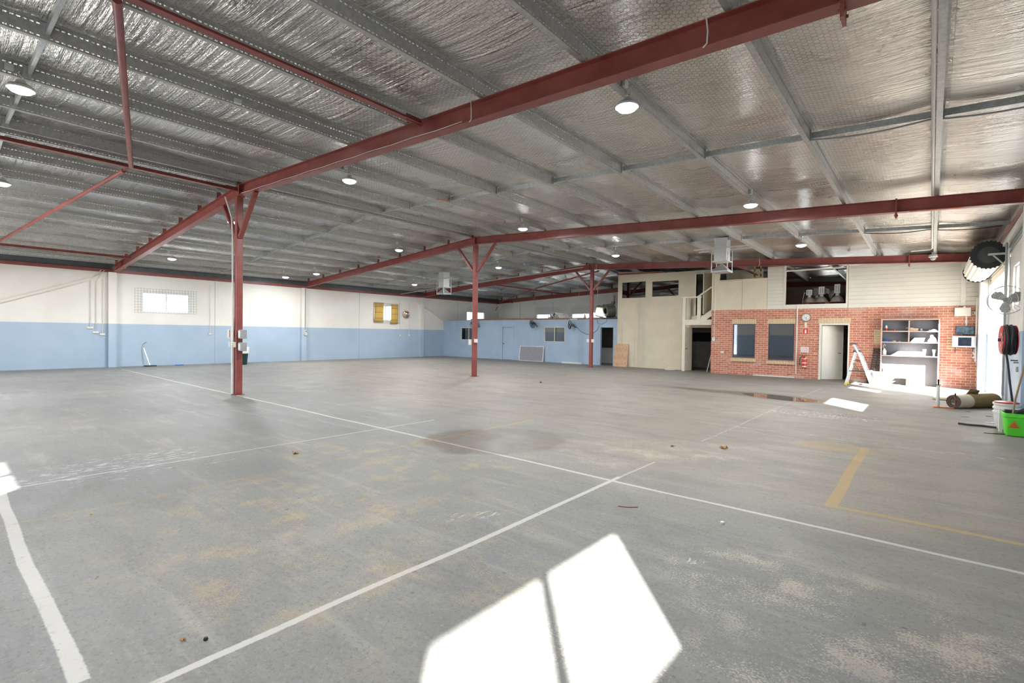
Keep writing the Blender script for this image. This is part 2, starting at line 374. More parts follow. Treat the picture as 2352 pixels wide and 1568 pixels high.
# ---------------------------------------------------------------- mesh building
def frame(z):
    z = Vector(z).normalized()
    a = Vector((0, 0, 1)) if abs(z.z) < 0.95 else Vector((1, 0, 0))
    x = a.cross(z).normalized(); y = z.cross(x).normalized()
    return x, y, z
class MB:
    def __init__(s): s.v = []; s.f = []; s.uv = []; s.has_uv = False
    def add(s, vs, fs, uvs=None):
        o = len(s.v); s.v += [Vector(p) for p in vs]; s.f += [tuple(i + o for i in q) for q in fs]
        s.uv += uvs if uvs else [(0.0, 0.1)] * len(vs)
        if uvs: s.has_uv = True
        return s
    def box(s, x0, x1, y0, y1, z0, z1):
        x0, x1 = min(x0, x1), max(x0, x1); y0, y1 = min(y0, y1), max(y0, y1); z0, z1 = min(z0, z1), max(z0, z1)
        return s.add([(x0, y0, z0), (x1, y0, z0), (x1, y1, z0), (x0, y1, z0), (x0, y0, z1), (x1, y0, z1), (x1, y1, z1), (x0, y1, z1)],
                     [(0, 3, 2, 1), (4, 5, 6, 7), (0, 1, 5, 4), (1, 2, 6, 5), (2, 3, 7, 6), (3, 0, 4, 7)])
    def hexa(s, p):   # 4 bottom corners then 4 top corners
        return s.add(p, [(0, 3, 2, 1), (4, 5, 6, 7), (0, 1, 5, 4), (1, 2, 6, 5), (2, 3, 7, 6), (3, 0, 4, 7)])
    def ob(s, c, ax, ay, az):
        c, ax, ay, az = Vector(c), Vector(ax), Vector(ay), Vector(az)
        return s.hexa([c - ax - ay - az, c + ax - ay - az, c + ax + ay - az, c - ax + ay - az, c - ax - ay + az, c + ax - ay + az, c + ax + ay + az, c - ax + ay + az])
    def bar(s, p, q, w, h, up=(0, 0, 1)):   # w across, h along up
        p, q = Vector(p), Vector(q); d = (q - p); z = d.normalized(); up = Vector(up)
        x = z.cross(up)
        if x.length < 1e-4: x = z.cross(Vector((1, 0, 0)))
        x.normalize(); u = x.cross(z).normalized()
        return s.ob((p + q) / 2, x * w / 2, u * h / 2, d / 2)
    def sweep(s, prof, stations, closed=True, caps=True):
        """prof: list of 2D points; stations: list of (origin, ax, ay)."""
        n = len(prof); vs = []
        for o, ax, ay in stations:
            vs += [Vector(o) + Vector(ax) * a + Vector(ay) * b for a, b in prof]
        fs = []
        for i in range(len(stations) - 1):
            for j in range(n if closed else n - 1):
                k2 = (j + 1) % n
                fs.append((i * n + j, i * n + k2, (i + 1) * n + k2, (i + 1) * n + j))
        if closed and caps:
            fs.append(tuple(reversed(range(n)))); b = (len(stations) - 1) * n; fs.append(tuple(range(b, b + n)))
        return s.add(vs, fs)
    def tube(s, pts, r, n=8, caps=True):
        pts = [Vector(p) for p in pts]; st = []
        x = None
        for i, p in enumerate(pts):
            d = (pts[min(i + 1, len(pts) - 1)] - pts[max(i - 1, 0)])
            d = d.normalized() if d.length > 1e-9 else Vector((0, 0, 1))
            if x is None: x, y, _ = frame(d)
            else:
                x = (x - d * x.dot(d))
                x = x.normalized() if x.length > 1e-6 else frame(d)[0]
                y = d.cross(x)
            rr = r[i] if isinstance(r, (list, tuple)) else r
            st.append((p, x * rr, y * rr))
        prof = [(math.cos(2 * math.pi * k / n), math.sin(2 * math.pi * k / n)) for k in range(n)]
        return s.sweep(prof, st, True, caps)
    def lathe(s, prof, c=(0, 0, 0), axis=(0, 0, 1), n=24, caps=True):
        x, y, z = frame(axis); c = Vector(c); vs = []; fs = []
        if abs(Vector(axis).normalized().z) > 0.999: x, y = Vector((1, 0, 0)), Vector((0, 1 if axis[2] > 0 else -1, 0))
        m_ = len(prof)
        for r, h in prof:
            vs += [c + x * (r * math.cos(2 * math.pi * k / n)) + y * (r * math.sin(2 * math.pi * k / n)) + z * h for k in range(n)]
        for i in range(m_ - 1):
            for k in range(n):
                k2 = (k + 1) % n; fs.append((i * n + k, i * n + k2, (i + 1) * n + k2, (i + 1) * n + k))
        if caps:
            fs.append(tuple(reversed(range(n)))); fs.append(tuple(range((m_ - 1) * n, m_ * n)))
        return s.add(vs, fs)
    def prism(s, poly, ax, ay, o, d):
        o, ax, ay, d = Vector(o), Vector(ax), Vector(ay), Vector(d)
        return s.sweep(poly, [(o, ax, ay), (o + d, ax, ay)])
    def build(s, name, mat, parent=None, smooth=False, bevel=0.0, origin=None):
        me = bpy.data.meshes.new(name)
        if parent is not None:
            off = Vector((0, 0, 0)); q = parent
            while q is not None: off += Vector(q.location); q = q.parent
        elif origin is not None: off = Vector(origin)
        else:
            xs = [v.x for v in s.v]; ys = [v.y for v in s.v]; zs = [v.z for v in s.v]
            off = Vector(((min(xs) + max(xs)) / 2, (min(ys) + max(ys)) / 2, min(zs)))
        me.from_pydata([tuple(v - off) for v in s.v], [], s.f); me.update()
        if s.has_uv:
            ul = me.uv_layers.new(name='UVMap')
            for l in me.loops: ul.data[l.index].uv = s.uv[l.vertex_index]
        me.materials.append(MAT[mat] if isinstance(mat, str) else mat)
        o = bpy.data.objects.new(name, me); COL.objects.link(o)
        if parent is not None: o.parent = parent
        else: o.location = off
        if bevel:
            b = o.modifiers.new('bevel', 'BEVEL'); b.width = bevel; b.segments = 2; b.limit_method = 'ANGLE'; b.angle_limit = math.radians(40)
        if smooth:
            me.polygons.foreach_set('use_smooth', [True] * len(me.polygons))
            try: me.set_sharp_from_angle(angle=math.radians(40))
            except Exception: pass
        return o
def B(*a): return MB().box(*a)
def tag(o, label, cat, group=None):
    o['label'] = label; o['category'] = cat
    if group: o['group'] = group
    return o
def st(o): o['kind'] = 'structure'; return o
def thing(name, label, cat, loc, group=None):
    o = bpy.data.objects.new(name, None); COL.objects.link(o); o.location = loc; o.empty_display_size = 0.1
    return tag(o, label, cat, group)
def text(body, size, loc, rot, mat, parent, name='lettering', ext=0.001):
    cu = bpy.data.curves.new(name, 'FONT'); cu.body = body; cu.size = size; cu.extrude = ext; cu.align_x = 'CENTER'; cu.align_y = 'CENTER'
    t_ = bpy.data.objects.new('tmp', cu); COL.objects.link(t_)
    bpy.context.view_layer.update()
    me = bpy.data.meshes.new_from_object(t_.evaluated_get(bpy.context.evaluated_depsgraph_get()))
    bpy.data.objects.remove(t_); me.materials.clear(); me.materials.append(MAT[mat])
    o = bpy.data.objects.new(name, me); COL.objects.link(o); o.parent = parent
    o.location = Vector(loc) - Vector(parent.location); o.rotation_euler = rot
    return o

# ================================================================ dimensions
XL, XR, RIDGE = -25.6, 1.4, -12.85
YB, YF = -3.15, 28.6
FY = [YB, 4.95, 13.05, 21.0, YF]
ZL = [3.87, 3.87, 3.90, 3.90, 3.88]       # underside of the rafters at the left wall, ridge and right wall
ZM = [4.88, 4.86, 4.86, 4.78, 4.46]
ZR = [4.40, 4.28, 4.12, 4.00, 3.86]
def lerp(a, b, t): return a + (b - a) * t
def zr(x, y):
    i = 0
    while i < 3 and y > FY[i + 1]: i += 1
    t = (y - FY[i]) / (FY[i + 1] - FY[i])
    l, m_, r = lerp(ZL[i], ZL[i + 1], t), lerp(ZM[i], ZM[i + 1], t), lerp(ZR[i], ZR[i + 1], t)
    return lerp(l, m_, (x - XL) / (RIDGE - XL)) if x < RIDGE else lerp(m_, r, (x - RIDGE) / (XR - RIDGE))
BD = 0.26        # rafter depth
def zp(x, y): return zr(x, y) + BD + 0.025     # underside of purlins
PD = 0.20
def zc(x, y): return zp(x, y) + PD + 0.004     # foil

# ================================================================ structure
st(B(XL - 0.2, XR + 0.2, YB - 0.2, YF + 0.2, -0.15, 0.0).build('floor', 'floor', origin=(0, 0, 0)))
st(B(-90, 70, -70, 110, -0.35, -0.16).build('ground', 'ground_out', origin=(0, 0, 0)))
PUR_R = [0.05, -1.5, -3.1, -4.72, -6.37, -8.02, -9.67, -11.32]
PUR_M = [-12.66, -13.05]
PUR_L = [-14.35, -15.78, -17.40, -18.98, -20.55, -22.15, -23.75, -25.25]
c = MB()
xs = [XL - 0.2, RIDGE, XR + 0.2]
for i in range(2):
    for j in range(4):
        a, b = xs[i], xs[i + 1]; y0, y1 = FY[j], FY[j + 1]
        if j == 0: y0 -= 0.2
        if j == 3: y1 += 0.2
        q = [(a, y0), (b, y0), (b, y1), (a, y1)]
        c.hexa([(x, y, zc(x, y) + 0.03) for x, y in q] + [(x, y, zc(x, y) + 0.08) for x, y in q])
st(c.build('roof', 'galvanised', origin=(0, 0, 0)))
from mathutils import noise as mn
# foil blanket: hangs in shallow sags between the purlins, puckered beside them, lapped every 3.8 m
px_ = sorted([XL - 0.1] + PUR_L + PUR_M + PUR_R + [XR + 0.05]); gx = []
for a, b in zip(px_, px_[1:]):
    n_ = 14 if b - a > 0.8 else 3
    for k_ in range(n_): gx.append((lerp(a, b, k_ / n_), k_ / n_, b - a))
gx.append((px_[-1], 0.0, 1.0))
gy = [YB - 0.1 + 0.11 * k_ for k_ in range(int((YF - YB + 0.2) / 0.11) + 1)]
vs, fs = [], []
for y in gy:
    for x, t, wd in gx:
        z = zc(x, y)
        s1 = 4 * t * (1 - t) * min(1.0, wd)
        z -= s1 * (0.045 + 0.02 * mn.noise((x * 0.8, y * 0.35, 3.0)))
        edge = math.exp(-((1 - t) * wd / 0.16)) + 0.6 * math.exp(-(t * wd / 0.16))
        z -= 0.016 * edge * (1 - abs(2 * t - 1) ** 8) * abs(mn.noise((x * 0.6, y * 6.5, 9.0))) * 2
        z -= s1 * 0.010 * mn.noise((x * 1.5, y * 3.0, 1.0))
        lap = (y - 0.55) % 3.8
        lap = min(lap, 3.8 - lap)
        z -= 0.028 * math.exp(-(lap / 0.09) ** 2) * (0.3 + s1)
        vs.append((x, y, z))
nx_ = len(gx)
for j in range(len(gy) - 1):
    for i in range(nx_ - 1):
        a = j * nx_ + i; fs.append((a, a + nx_, a + nx_ + 1, a + 1))
c = MB(); c.add(vs, fs)
st(c.build('ceiling', 'foil', origin=(0, 0, 0), smooth=True))

def wall_x(mb, x0, x1, y0, y1, z0, z1, holes):      # wall lying along Y, holes (ya,yb,za,zb)
    ys = sorted({y0, y1, *[h[0] for h in holes], *[h[1] for h in holes]})
    for a, b in zip(ys, ys[1:]):
        hs = sorted([h for h in holes if h[0] <= a and h[1] >= b], key=lambda h: h[2]); z = z0
        for h in hs:
            if h[2] > z: mb.box(x0, x1, a, b, z, h[2])
            z = h[3]
        if z < z1: mb.box(x0, x1, a, b, z, z1)
def wall_y(mb, y0, y1, x0, x1, z0, z1, holes):
    xs_ = sorted({x0, x1, *[h[0] for h in holes], *[h[1] for h in holes]})
    for a, b in zip(xs_, xs_[1:]):
        hs = sorted([h for h in holes if h[0] <= a and h[1] >= b], key=lambda h: h[2]); z = z0
        for h in hs:
            if h[2] > z: mb.box(a, b, y0, y1, z, h[2])
            z = h[3]
        if z < z1: mb.box(a, b, y0, y1, z, z1)

# left wall with its high windows, piers cast on it
LWIN = [(5.89, 7.64, 2.30, 3.14), (17.36, 19.02, 2.30, 3.20), (25.15, 26.95, 2.30, 3.14)]
w = MB(); wall_x(w, XL - 0.15, XL, YB - 0.15, YF + 0.15, 0, 3.86, LWIN)
for y in (4.85, 12.9, 20.9): w.box(XL, XL + 0.20, y - 0.13, y + 0.13, 0, 3.86)
st(B(XL - 0.15, XL - 0.01, YB - 0.15, YF + 0.15, 3.86, 4.45).build('trim_8', 'dark_steel'))
st(w.build('wall_left', 'two_tone', origin=(0, 0, 0)))
j = MB()
for y in (8.68, 16.33, 24.2): j.box(XL, XL + 0.004, y - 0.008, y + 0.008, 0, 3.84)
st(j.build('trim_1', 'grey_plastic'))
def window(n, ax, x, a0, a1, z0, z1, mat='alu_frame', glassm='glass', depth=0.06, mull=True, side=1):
    """ax 'x': window in a wall lying along Y at x; ax 'y': along X at y."""
    f = MB(); t = 0.035
    def bx(a, b, za, zb, d=depth):
        if ax == 'x': f.box(x - d / 2, x + d / 2, a, b, za, zb)
        else: f.box(a, b, x - d / 2, x + d / 2, za, zb)
    bx(a0, a1, z0, z0 + t); bx(a0, a1, z1 - t, z1); bx(a0, a0 + t, z0 + t, z1 - t); bx(a1 - t, a1, z0 + t, z1 - t)
    mid = (a0 + a1) / 2
    if mull: bx(mid - 0.022, mid + 0.022, z0 + t, z1 - t)
    o = f.build('window_%d' % n, mat); st(o)
    e = bpy.data.objects
    parts = [(a0 + t, mid - 0.022), (mid + 0.022, a1 - t)] if mull else [(a0 + t, a1 - t)]
    for k_, (p, q) in enumerate(parts):
        g = MB(); xx = x + (0.008 if k_ else -0.008) * side
        if ax == 'x': g.box(xx - 0.002, xx + 0.002, p, q, z0 + t, z1 - t)
        else: g.box(p, q, xx - 0.002, xx + 0.002, z0 + t, z1 - t)
        g.build('pane', glassm, o)
    return o
wn = 1
for (a, b, z0, z1) in LWIN:
    window(wn, 'x', XL - 0.08, a, b, z0, z1); wn += 1

# right wall: high windows, big roller doorway; pilaster near the camera
RDOOR = (16.75, 21.1, 0.0, 3.62)
RWIN = [(-2.22, -0.14, 2.20, 3.22), (10.2, 11.87, 2.36, 3.28), (15.12, 16.12, 2.38, 3.30)]
w = MB(); wall_x(w, XR, XR + 0.15, YB - 0.15, YF + 0.15, 0, 4.75, RWIN + [RDOOR])
w.box(1.25, XR, 12.80, 13.2, 0, 4.12)                     # pier under the second rafter
w.box(1.12, XR, 21.12, 21.75, 0, 4.0)                     # corner pier beside the roller doorway
st(w.build('wall_right', 'two_tone', origin=(0, 0, 0)))
for (a, b, z0, z1) in RWIN:
    window(wn, 'x', XR + 0.08, a, b, z0, z1, mull=(b - a > 1.7)); wn += 1
# back wall behind the camera, with an open doorway
BDOOR = (-19.5, -13.5, 0.0, 3.1); BWIN = [(-5.0, -3.4, 2.26, 3.2)]
w = MB(); wall_y(w, YB - 0.15, YB, XL - 0.15, XR + 0.15, 0, 4.2, BWIN + [BDOOR])
for s_ in (0, 1):
    x0, x1 = (XL - 0.15, RIDGE) if s_ == 0 else (RIDGE, XR + 0.15)
    w.hexa([(x0, YB - 0.15, 4.2), (x1, YB - 0.15, 4.2), (x1, YB, 4.2), (x0, YB, 4.2)] +
           [(x, y, zc(x, YB) - 0.01) for x, y in ((x0, YB - 0.15), (x1, YB - 0.15), (x1, YB), (x0, YB))])
st(w.build('wall_back', 'two_tone', origin=(0, 0, 0)))
for (a, b, z0, z1) in BWIN:
    window(wn, 'y', YB - 0.08, a, b, z0, z1); wn += 1
# far wall above the offices
FWIN = [(-21.95, -19.9, 2.35, 3.02), (-18.9, -16.2, 2.35, 3.02), (-4.3, -1.3, 2.9, 3.7)]  # third window is unseen, added to let light into the storage bay
w = MB(); wall_y(w, YF, YF + 0.15, XL - 0.15, XR + 0.15, 0, 3.88, FWIN)
for x0, x1 in ((XL - 0.15, RIDGE), (RIDGE, XR + 0.15)):
    w.hexa([(x0, YF, 3.88), (x1, YF, 3.88), (x1, YF + 0.15, 3.88), (x0, YF + 0.15, 3.88)] +
           [(x, y, zc(x, YF) - 0.01) for x, y in ((x0, YF), (x1, YF), (x1, YF + 0.15), (x0, YF + 0.15))])
w.box(-15.85, -15.6, YF - 0.2, YF, 2.4, 4.15)
st(w.build('wall_far', 'two_tone', origin=(0, 0, 0)))
for (a, b, z0, z1) in FWIN:
    window(wn, 'y', YF + 0.08, a, b, z0, z1); wn += 1
j = MB()
for x in (-23.5, -20.5, -14.3, -12.9): j.box(x - 0.01, x + 0.01, YF - 0.005, YF, 2.4, 3.85)
st(j.build('trim_2', 'grey_plastic'))

# blue office front
OY = 22.9; OX0, OX1 = XL, -12.33
OH = [(-23.82, -22.42, 1.14, 1.95), (-20.18, -19.38, 0.0, 1.99), (-16.95, -15.55, 1.16, 2.0), (-13.30, -12.56, 0.0, 1.98)]
w = MB(); wall_y(w, OY, OY + 0.12, OX0, OX1, 0, 2.38, OH)
w.box(OX0, OX1, OY - 0.015, OY, 2.24, 2.36)
w.box(-12.56, -12.33, OY - 0.008, OY, 0, 2.05)
for x0, x1 in ((-20.30, -20.18), (-19.38, -19.26), (-13.42, -13.30)): w.box(x0, x1, OY - 0.012, OY, 0, 1.985)
w.box(-20.30, -19.26, OY - 0.013, OY, 1.99, 2.07); w.box(-13.42, -12.57, OY - 0.013, OY, 1.99, 2.07)
w.box(-25.3, -20.4, OY - 0.006, OY, 0.0, 0.42); w.box(-15.9, -13.5, OY - 0.006, OY, 0.0, 0.48)
st(w.build('wall_office', 'blue_paint', origin=(0, 0, 0)))
st(B(OX0, OX1, OY - 0.03, YF, 2.38, 2.42).build('trim_3', 'blue_paint'))          # roof deck over the offices
window(wn, 'y', OY + 0.02, OH[0][0], OH[0][1], OH[0][2], OH[0][3], 'cream_alu', 'glass_dark', 0.08); wn += 1
window(wn, 'y', OY + 0.02, OH[2][0], OH[2][1], OH[2][2], OH[2][3], 'cream_alu', 'glass_dark', 0.08); wn += 1
d = st(B(-20.17, -19.39, OY + 0.03, OY + 0.07, 0.01, 1.97).build('door_1', 'blue_paint'))
MB().lathe([(0.02, 0), (0.03, 0.02), (0.03, 0.05), (0.012, 0.06)], (-20.09, OY + 0.03, 0.98), (0, -1, 0), 12).build('door_knob', 'dark_steel', d, True)
# inside partitions (seen dark through the openings)
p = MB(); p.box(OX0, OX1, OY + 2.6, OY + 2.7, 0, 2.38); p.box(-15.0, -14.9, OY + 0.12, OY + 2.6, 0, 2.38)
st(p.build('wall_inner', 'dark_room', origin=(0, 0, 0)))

# tall cream partition
CX0, CX1 = -12.33, -7.40
CH = [(-12.12, -10.78, 3.44, 4.30), (-10.50, -9.12, 3.46, 4.26), (-8.32, -7.62, 2.56, 4.44), (-8.48, -7.50, 0.0, 1.99)]
w = MB(); wall_y(w, OY, OY + 0.1, CX0, CX1, 0, 4.62, CH)
w.hexa([(CX0, OY, 4.62), (CX1 - 2.5, OY, 4.62), (CX1 - 2.5, OY + 0.1, 4.62), (CX0, OY + 0.1, 4.62), (CX0, OY, 4.82), (CX1 - 2.5, OY, 4.68), (CX1 - 2.5, OY + 0.1, 4.68), (CX0, OY + 0.1, 4.82)])
w.box(CX0 - 0.0, CX0 + 0.1, OY + 0.1, YF - 0.3, 2.42, 4.6)
for x in (-11.15, -9.5): w.box(x, x + 0.012, OY - 0.004, OY, 0.0, 3.4)
w.box(-11.35, -9.2, OY - 0.012, OY, 1.88, 1.90); w.box(-11.35, -9.2, OY - 0.012, OY, 0.98, 1.0); w.box(-11.37, -11.35, OY - 0.012, OY, 0, 1.9)
w.box(-12.2, -8.9, OY - 0.006, OY, 2.27, 2.285)
st(w.build('wall_cream', 'cream_paint', origin=(0, 0, 0)))
window(wn, 'y', OY + 0.02, *CH[0], 'cream_paint', 'glass_dark', 0.06, False); wn += 1
window(wn, 'y', OY + 0.02, *CH[1], 'cream_paint', 'glass_dark', 0.06, False); wn += 1
fr = MB()
for (a, b, z0, z1) in (CH[2], CH[3]):
    fr.box(a - 0.07, a, OY - 0.03, OY + 0.1, z0, z1 + 0.05); fr.box(b, b + 0.07, OY - 0.03, OY + 0.1, z0, z1 + 0.05); fr.box(a, b, OY - 0.03, OY + 0.1, z1, z1 + 0.05)
st(fr.build('trim_4', 'cream_trim'))
# open door leaf upstairs, swung towards the stairs
d = st(MB().bar((-7.63, OY - 0.03, 3.50), (-7.79, OY - 0.60, 3.50), 0.035, 1.84).build('door_2', 'cream_trim'))
MB().tube([(-7.80, OY - 0.52, 3.45), (-7.86, OY - 0.52, 3.45), (-7.86, OY - 0.42, 3.45)], 0.012, 8).build('door_handle', 'dark_steel', d, True)
# open leaf of the lower doorway
d = st(MB().bar((-8.47, OY - 0.03, 1.0), (-8.62, OY - 0.62, 1.0), 0.035, 1.96).build('door_3', 'cream_trim'))
MB().tube([(-8.56, OY - 0.55, 1.02), (-8.50, OY - 0.57, 1.02), (-8.49, OY - 0.50, 1.02)], 0.012, 8).build('door_handle', 'dark_steel', d, True)
MB().tube([(-8.63, OY - 0.53, 1.02), (-8.69, OY - 0.50, 1.02), (-8.68, OY - 0.44, 1.02)], 0.012, 8).build('door_handle', 'dark_steel', d, True)
st(B(-9.4, -7.0, OY + 2.57, OY + 2.598, 1.33, 1.78).build('trim_9', 'black'))
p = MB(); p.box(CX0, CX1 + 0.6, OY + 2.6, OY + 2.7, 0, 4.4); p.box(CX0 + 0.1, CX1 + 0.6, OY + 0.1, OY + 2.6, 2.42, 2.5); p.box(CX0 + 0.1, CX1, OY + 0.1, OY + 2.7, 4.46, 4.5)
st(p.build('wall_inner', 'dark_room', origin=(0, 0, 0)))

# brick office front
BY = 22.15; BX0, BX1 = -7.36, XR
BH = [(-6.46, -5.58, 0.72, 2.14), (-5.08, -4.15, 0.68, 2.14), (-3.30, -2.33, 0.0, 2.16)]
w = MB(); wall_y(w, BY, BY + 0.11, BX0, BX1, 0, 2.73, BH)
w.box(BX0, BX0 + 0.11, BY + 0.11, OY + 0.5, 0, 2.73)
st(w.build('wall_brick', 'brick', origin=(0, 0, 0)))
t = MB()
for (a, b, z0, z1) in BH:      # soldier-course lintels in cream brick
    n_ = 11
    for k_ in range(n_):
        q0 = a - 0.04 + (b - a + 0.08) * k_ / n_; q1 = a - 0.04 + (b - a + 0.08) * (k_ + 1) / n_
        t.box(q0 + 0.004, q1 - 0.004, BY - 0.012, BY + 0.1, z1, z1 + 0.20)
for (a, b, z0, z1) in BH[:2]:  # sloping sills
    n_ = 10
    for k_ in range(n_):
        q0 = a - 0.06 + (b - a + 0.12) * k_ / n_; q1 = a - 0.06 + (b - a + 0.12) * (k_ + 1) / n_
        t.hexa([(q0 + .004, BY - 0.07, z0 - 0.16), (q1 - .004, BY - 0.07, z0 - 0.16), (q1 - .004, BY + .1, z0 - 0.13), (q0 + .004, BY + .1, z0 - 0.13),
                (q0 + .004, BY - 0.07, z0 - 0.05), (q1 - .004, BY - 0.07, z0 - 0.05), (q1 - .004, BY + .1, z0), (q0 + .004, BY + .1, z0)])
for r_ in range(6):            # toothed patch of cream bricks beside the shelves
    t.box(-1.60, -1.40 + (0.08 if r_ % 2 == 0 else 0.0), BY - 0.004, BY + 0.05, 1.42 + r_ * 0.0865, 1.42 + r_ * 0.0865 + 0.075)
for r_ in range(5): t.box(0.40, 0.56 + (0.07 if r_ % 2 else 0), BY - 0.004, BY + 0.05, 1.28 + r_ * 0.0865, 1.25 + r_ * 0.0865 + 0.075)
st(t.build('trim_5', 'cream_brick'))
for (a, b, z0, z1) in BH[:2]:
    window(wn, 'y', BY + 0.05, a, b, z0, z1, 'navy_alu', 'glass_dark', 0.06, False); wn += 1
a, b = BH[2][0], BH[2][1]
t = MB(); t.box(a, a + 0.07, BY - 0.03, BY + 0.12, 0, 2.09); t.box(b - 0.05, b, BY - 0.03, BY + 0.12, 0, 2.09); t.box(a, b, BY - 0.034, BY + 0.12, 2.09, 2.155)
st(t.build('trim_6', 'cream_light'))
d = st(MB().bar((a + 0.08, BY + 0.10, 1.04), (a + 0.08 + 0.62, BY + 0.10 + 0.52, 1.04), 0.035, 2.06).build('door_4', 'cream_light'))
MB().tube([(a + 0.62, BY + 0.50, 1.02), (a + 0.66, BY + 0.44, 1.02), (a + 0.58, BY + 0.40, 1.02)], 0.011, 8).build('door_handle', 'dark_steel', d, True)
# rooms behind the brick front
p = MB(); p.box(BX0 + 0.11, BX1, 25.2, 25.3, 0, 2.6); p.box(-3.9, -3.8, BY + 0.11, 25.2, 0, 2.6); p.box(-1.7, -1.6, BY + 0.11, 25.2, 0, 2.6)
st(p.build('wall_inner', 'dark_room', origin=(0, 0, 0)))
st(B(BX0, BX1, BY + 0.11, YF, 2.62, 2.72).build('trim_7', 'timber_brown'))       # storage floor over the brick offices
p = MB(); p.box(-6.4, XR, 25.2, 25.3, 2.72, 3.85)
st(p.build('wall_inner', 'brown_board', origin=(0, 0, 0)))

# cladding above the bricks
w = MB()
w.box(-7.36, -7.05, BY - 0.02, BY + 0.10, 2.73, 4.40)
w.box(-7.05, -6.12, BY - 0.03, BY + 0.05, 2.73, 3.98); w.box(-6.11, -5.16, BY - 0.03, BY + 0.05, 2.73, 4.00)
w.box(-7.05, -5.16, BY - 0.04, BY + 0.06, 3.99, 4.02)
w.box(-7.36, -7.30, BY - 0.04, OY - 0.05, 2.73, 4.40); w.box(-7.30, -5.75, 23.9, 23.95, 2.73, 4.62)
st(w.build('wall_upper', 'cream_paint', origin=(0, 0, 0)))
w = MB()
def boards(x0, x1, z0, z1, pitch):
    z = z0
    while z < z1 - 0.01:
        zt = min(z + pitch, z1)
        w.sweep([(0.0, 0.011), (-0.034, 0.011), (-0.016, zt - z), (0.0, zt - z)], [((x0, BY, z), (0, 1, 0), (0, 0, 1)), ((x1, BY, z), (0, 1, 0), (0, 0, 1))])
        w.box(x0, x1, BY, BY + 0.05, z, zt); z += pitch
boards(-5.15, -4.50, 2.90, 4.45, 0.145); boards(-2.40, 1.38, 2.73, 4.30, 0.145)
w.box(-5.15, -2.44, BY - 0.035, BY + 0.06, 2.73, 2.90)
for x in (-4.52, -2.44): w.box(x - 0.03, x + 0.03, BY - 0.04, BY + 0.1, 2.73, 4.45)
w.box(-4.5, -2.45, BY + 0.02, BY + 0.08, 4.22, 4.27)
w.box(0.70, 0.83, BY - 0.05, BY, 2.73, 4.30)
st(w.build('wall_boards', 'cream_light', origin=(0, 0, 0)))
def ridgewall(x0, x1, y, t_, mat, z0):   # closes the gap up to the roof
    return None

# ================================================================ steel frame
def ibeam(x0, x1, y, zf, dep=BD, fw=0.165, name='rafter', mat='red', parent=None):
    o = MB()
    prof = [(-fw / 2, 0), (fw / 2, 0), (fw / 2, .012), (.005, .012), (.005, dep - .012), (fw / 2, dep - .012), (fw / 2, dep), (-fw / 2, dep), (-fw / 2, dep - .012), (-.005, dep - .012), (-.005, .012), (-fw / 2, .012)]
    o.sweep(prof, [((x0, y, zf(x0)), (0, 1, 0), (0, 0, 1)), ((x1, y, zf(x1)), (0, 1, 0), (0, 0, 1))])
    return o.build(name, mat, parent)
names = {1: 'nearest to the camera', 2: 'next beyond the nearest', 3: 'passing just in front of the brick office'}
RL = {1: 'deep red steel portal rafter, the nearest overhead, crossing the whole roof', 2: 'deep red steel portal rafter bearing on the middle red post', 3: 'deep red steel portal rafter bearing on the post farthest from view, before the offices',
      4: 'red steel end rafter along the top of the far wall behind the mezzanine'}
for i, y in enumerate(FY):
    if i == 0: continue
    yy = y - 0.1 if i == 4 else y
    r = thing('portal_rafter', RL[i], 'roof beam', (RIDGE, yy, zr(RIDGE, yy)), 'red portal rafters')
    xr_ = XR - 0.01
    ibeam(XL + 0.21 if i < 4 else XL + 0.02, RIDGE - 0.006, yy, lambda x: zr(x, yy), parent=r, name='beam')
    ibeam(RIDGE + 0.006, 1.24 if i == 2 else (1.10 if i == 3 else xr_), yy, lambda x: zr(x, yy), parent=r, name='beam')
    pl = MB().box(RIDGE - 0.006, RIDGE + 0.006, yy - 0.08, yy + 0.08, zr(RIDGE, yy) - 0.01, zr(RIDGE, yy) + BD + 0.01)
    pl.build('splice_plate', 'red', r)
    for xp, dn in ((-24.2, 0.0), (-0.62, 0.07)):
        z = zr(xp, yy); q = MB()
        q.box(xp - 0.014, xp + 0.014, yy - 0.085, yy + 0.085, z - 0.05 - dn, z + BD + 0.02)
        for s_ in (-1, 1):
            for zz in (z - 0.02 - dn / 2, z + 0.05, z + BD - 0.05): q.lathe([(0.014, -0.03), (0.014, 0.03)], (xp, yy + s_ * 0.06, zz), (1, 0, 0), 6)
        q.build('splice_plate', 'red', r)
    for xp in PUR_L + PUR_R + PUR_M:
        z = zr(xp, yy) + BD
        o_ = 0.004 if xp < RIDGE else -0.014
        MB().box(xp + o_, xp + o_ + 0.008, yy - 0.05, yy + 0.05, z, z + (0.19 if xp < RIDGE else 0.15)).build('purlin_cleat', 'red', r)
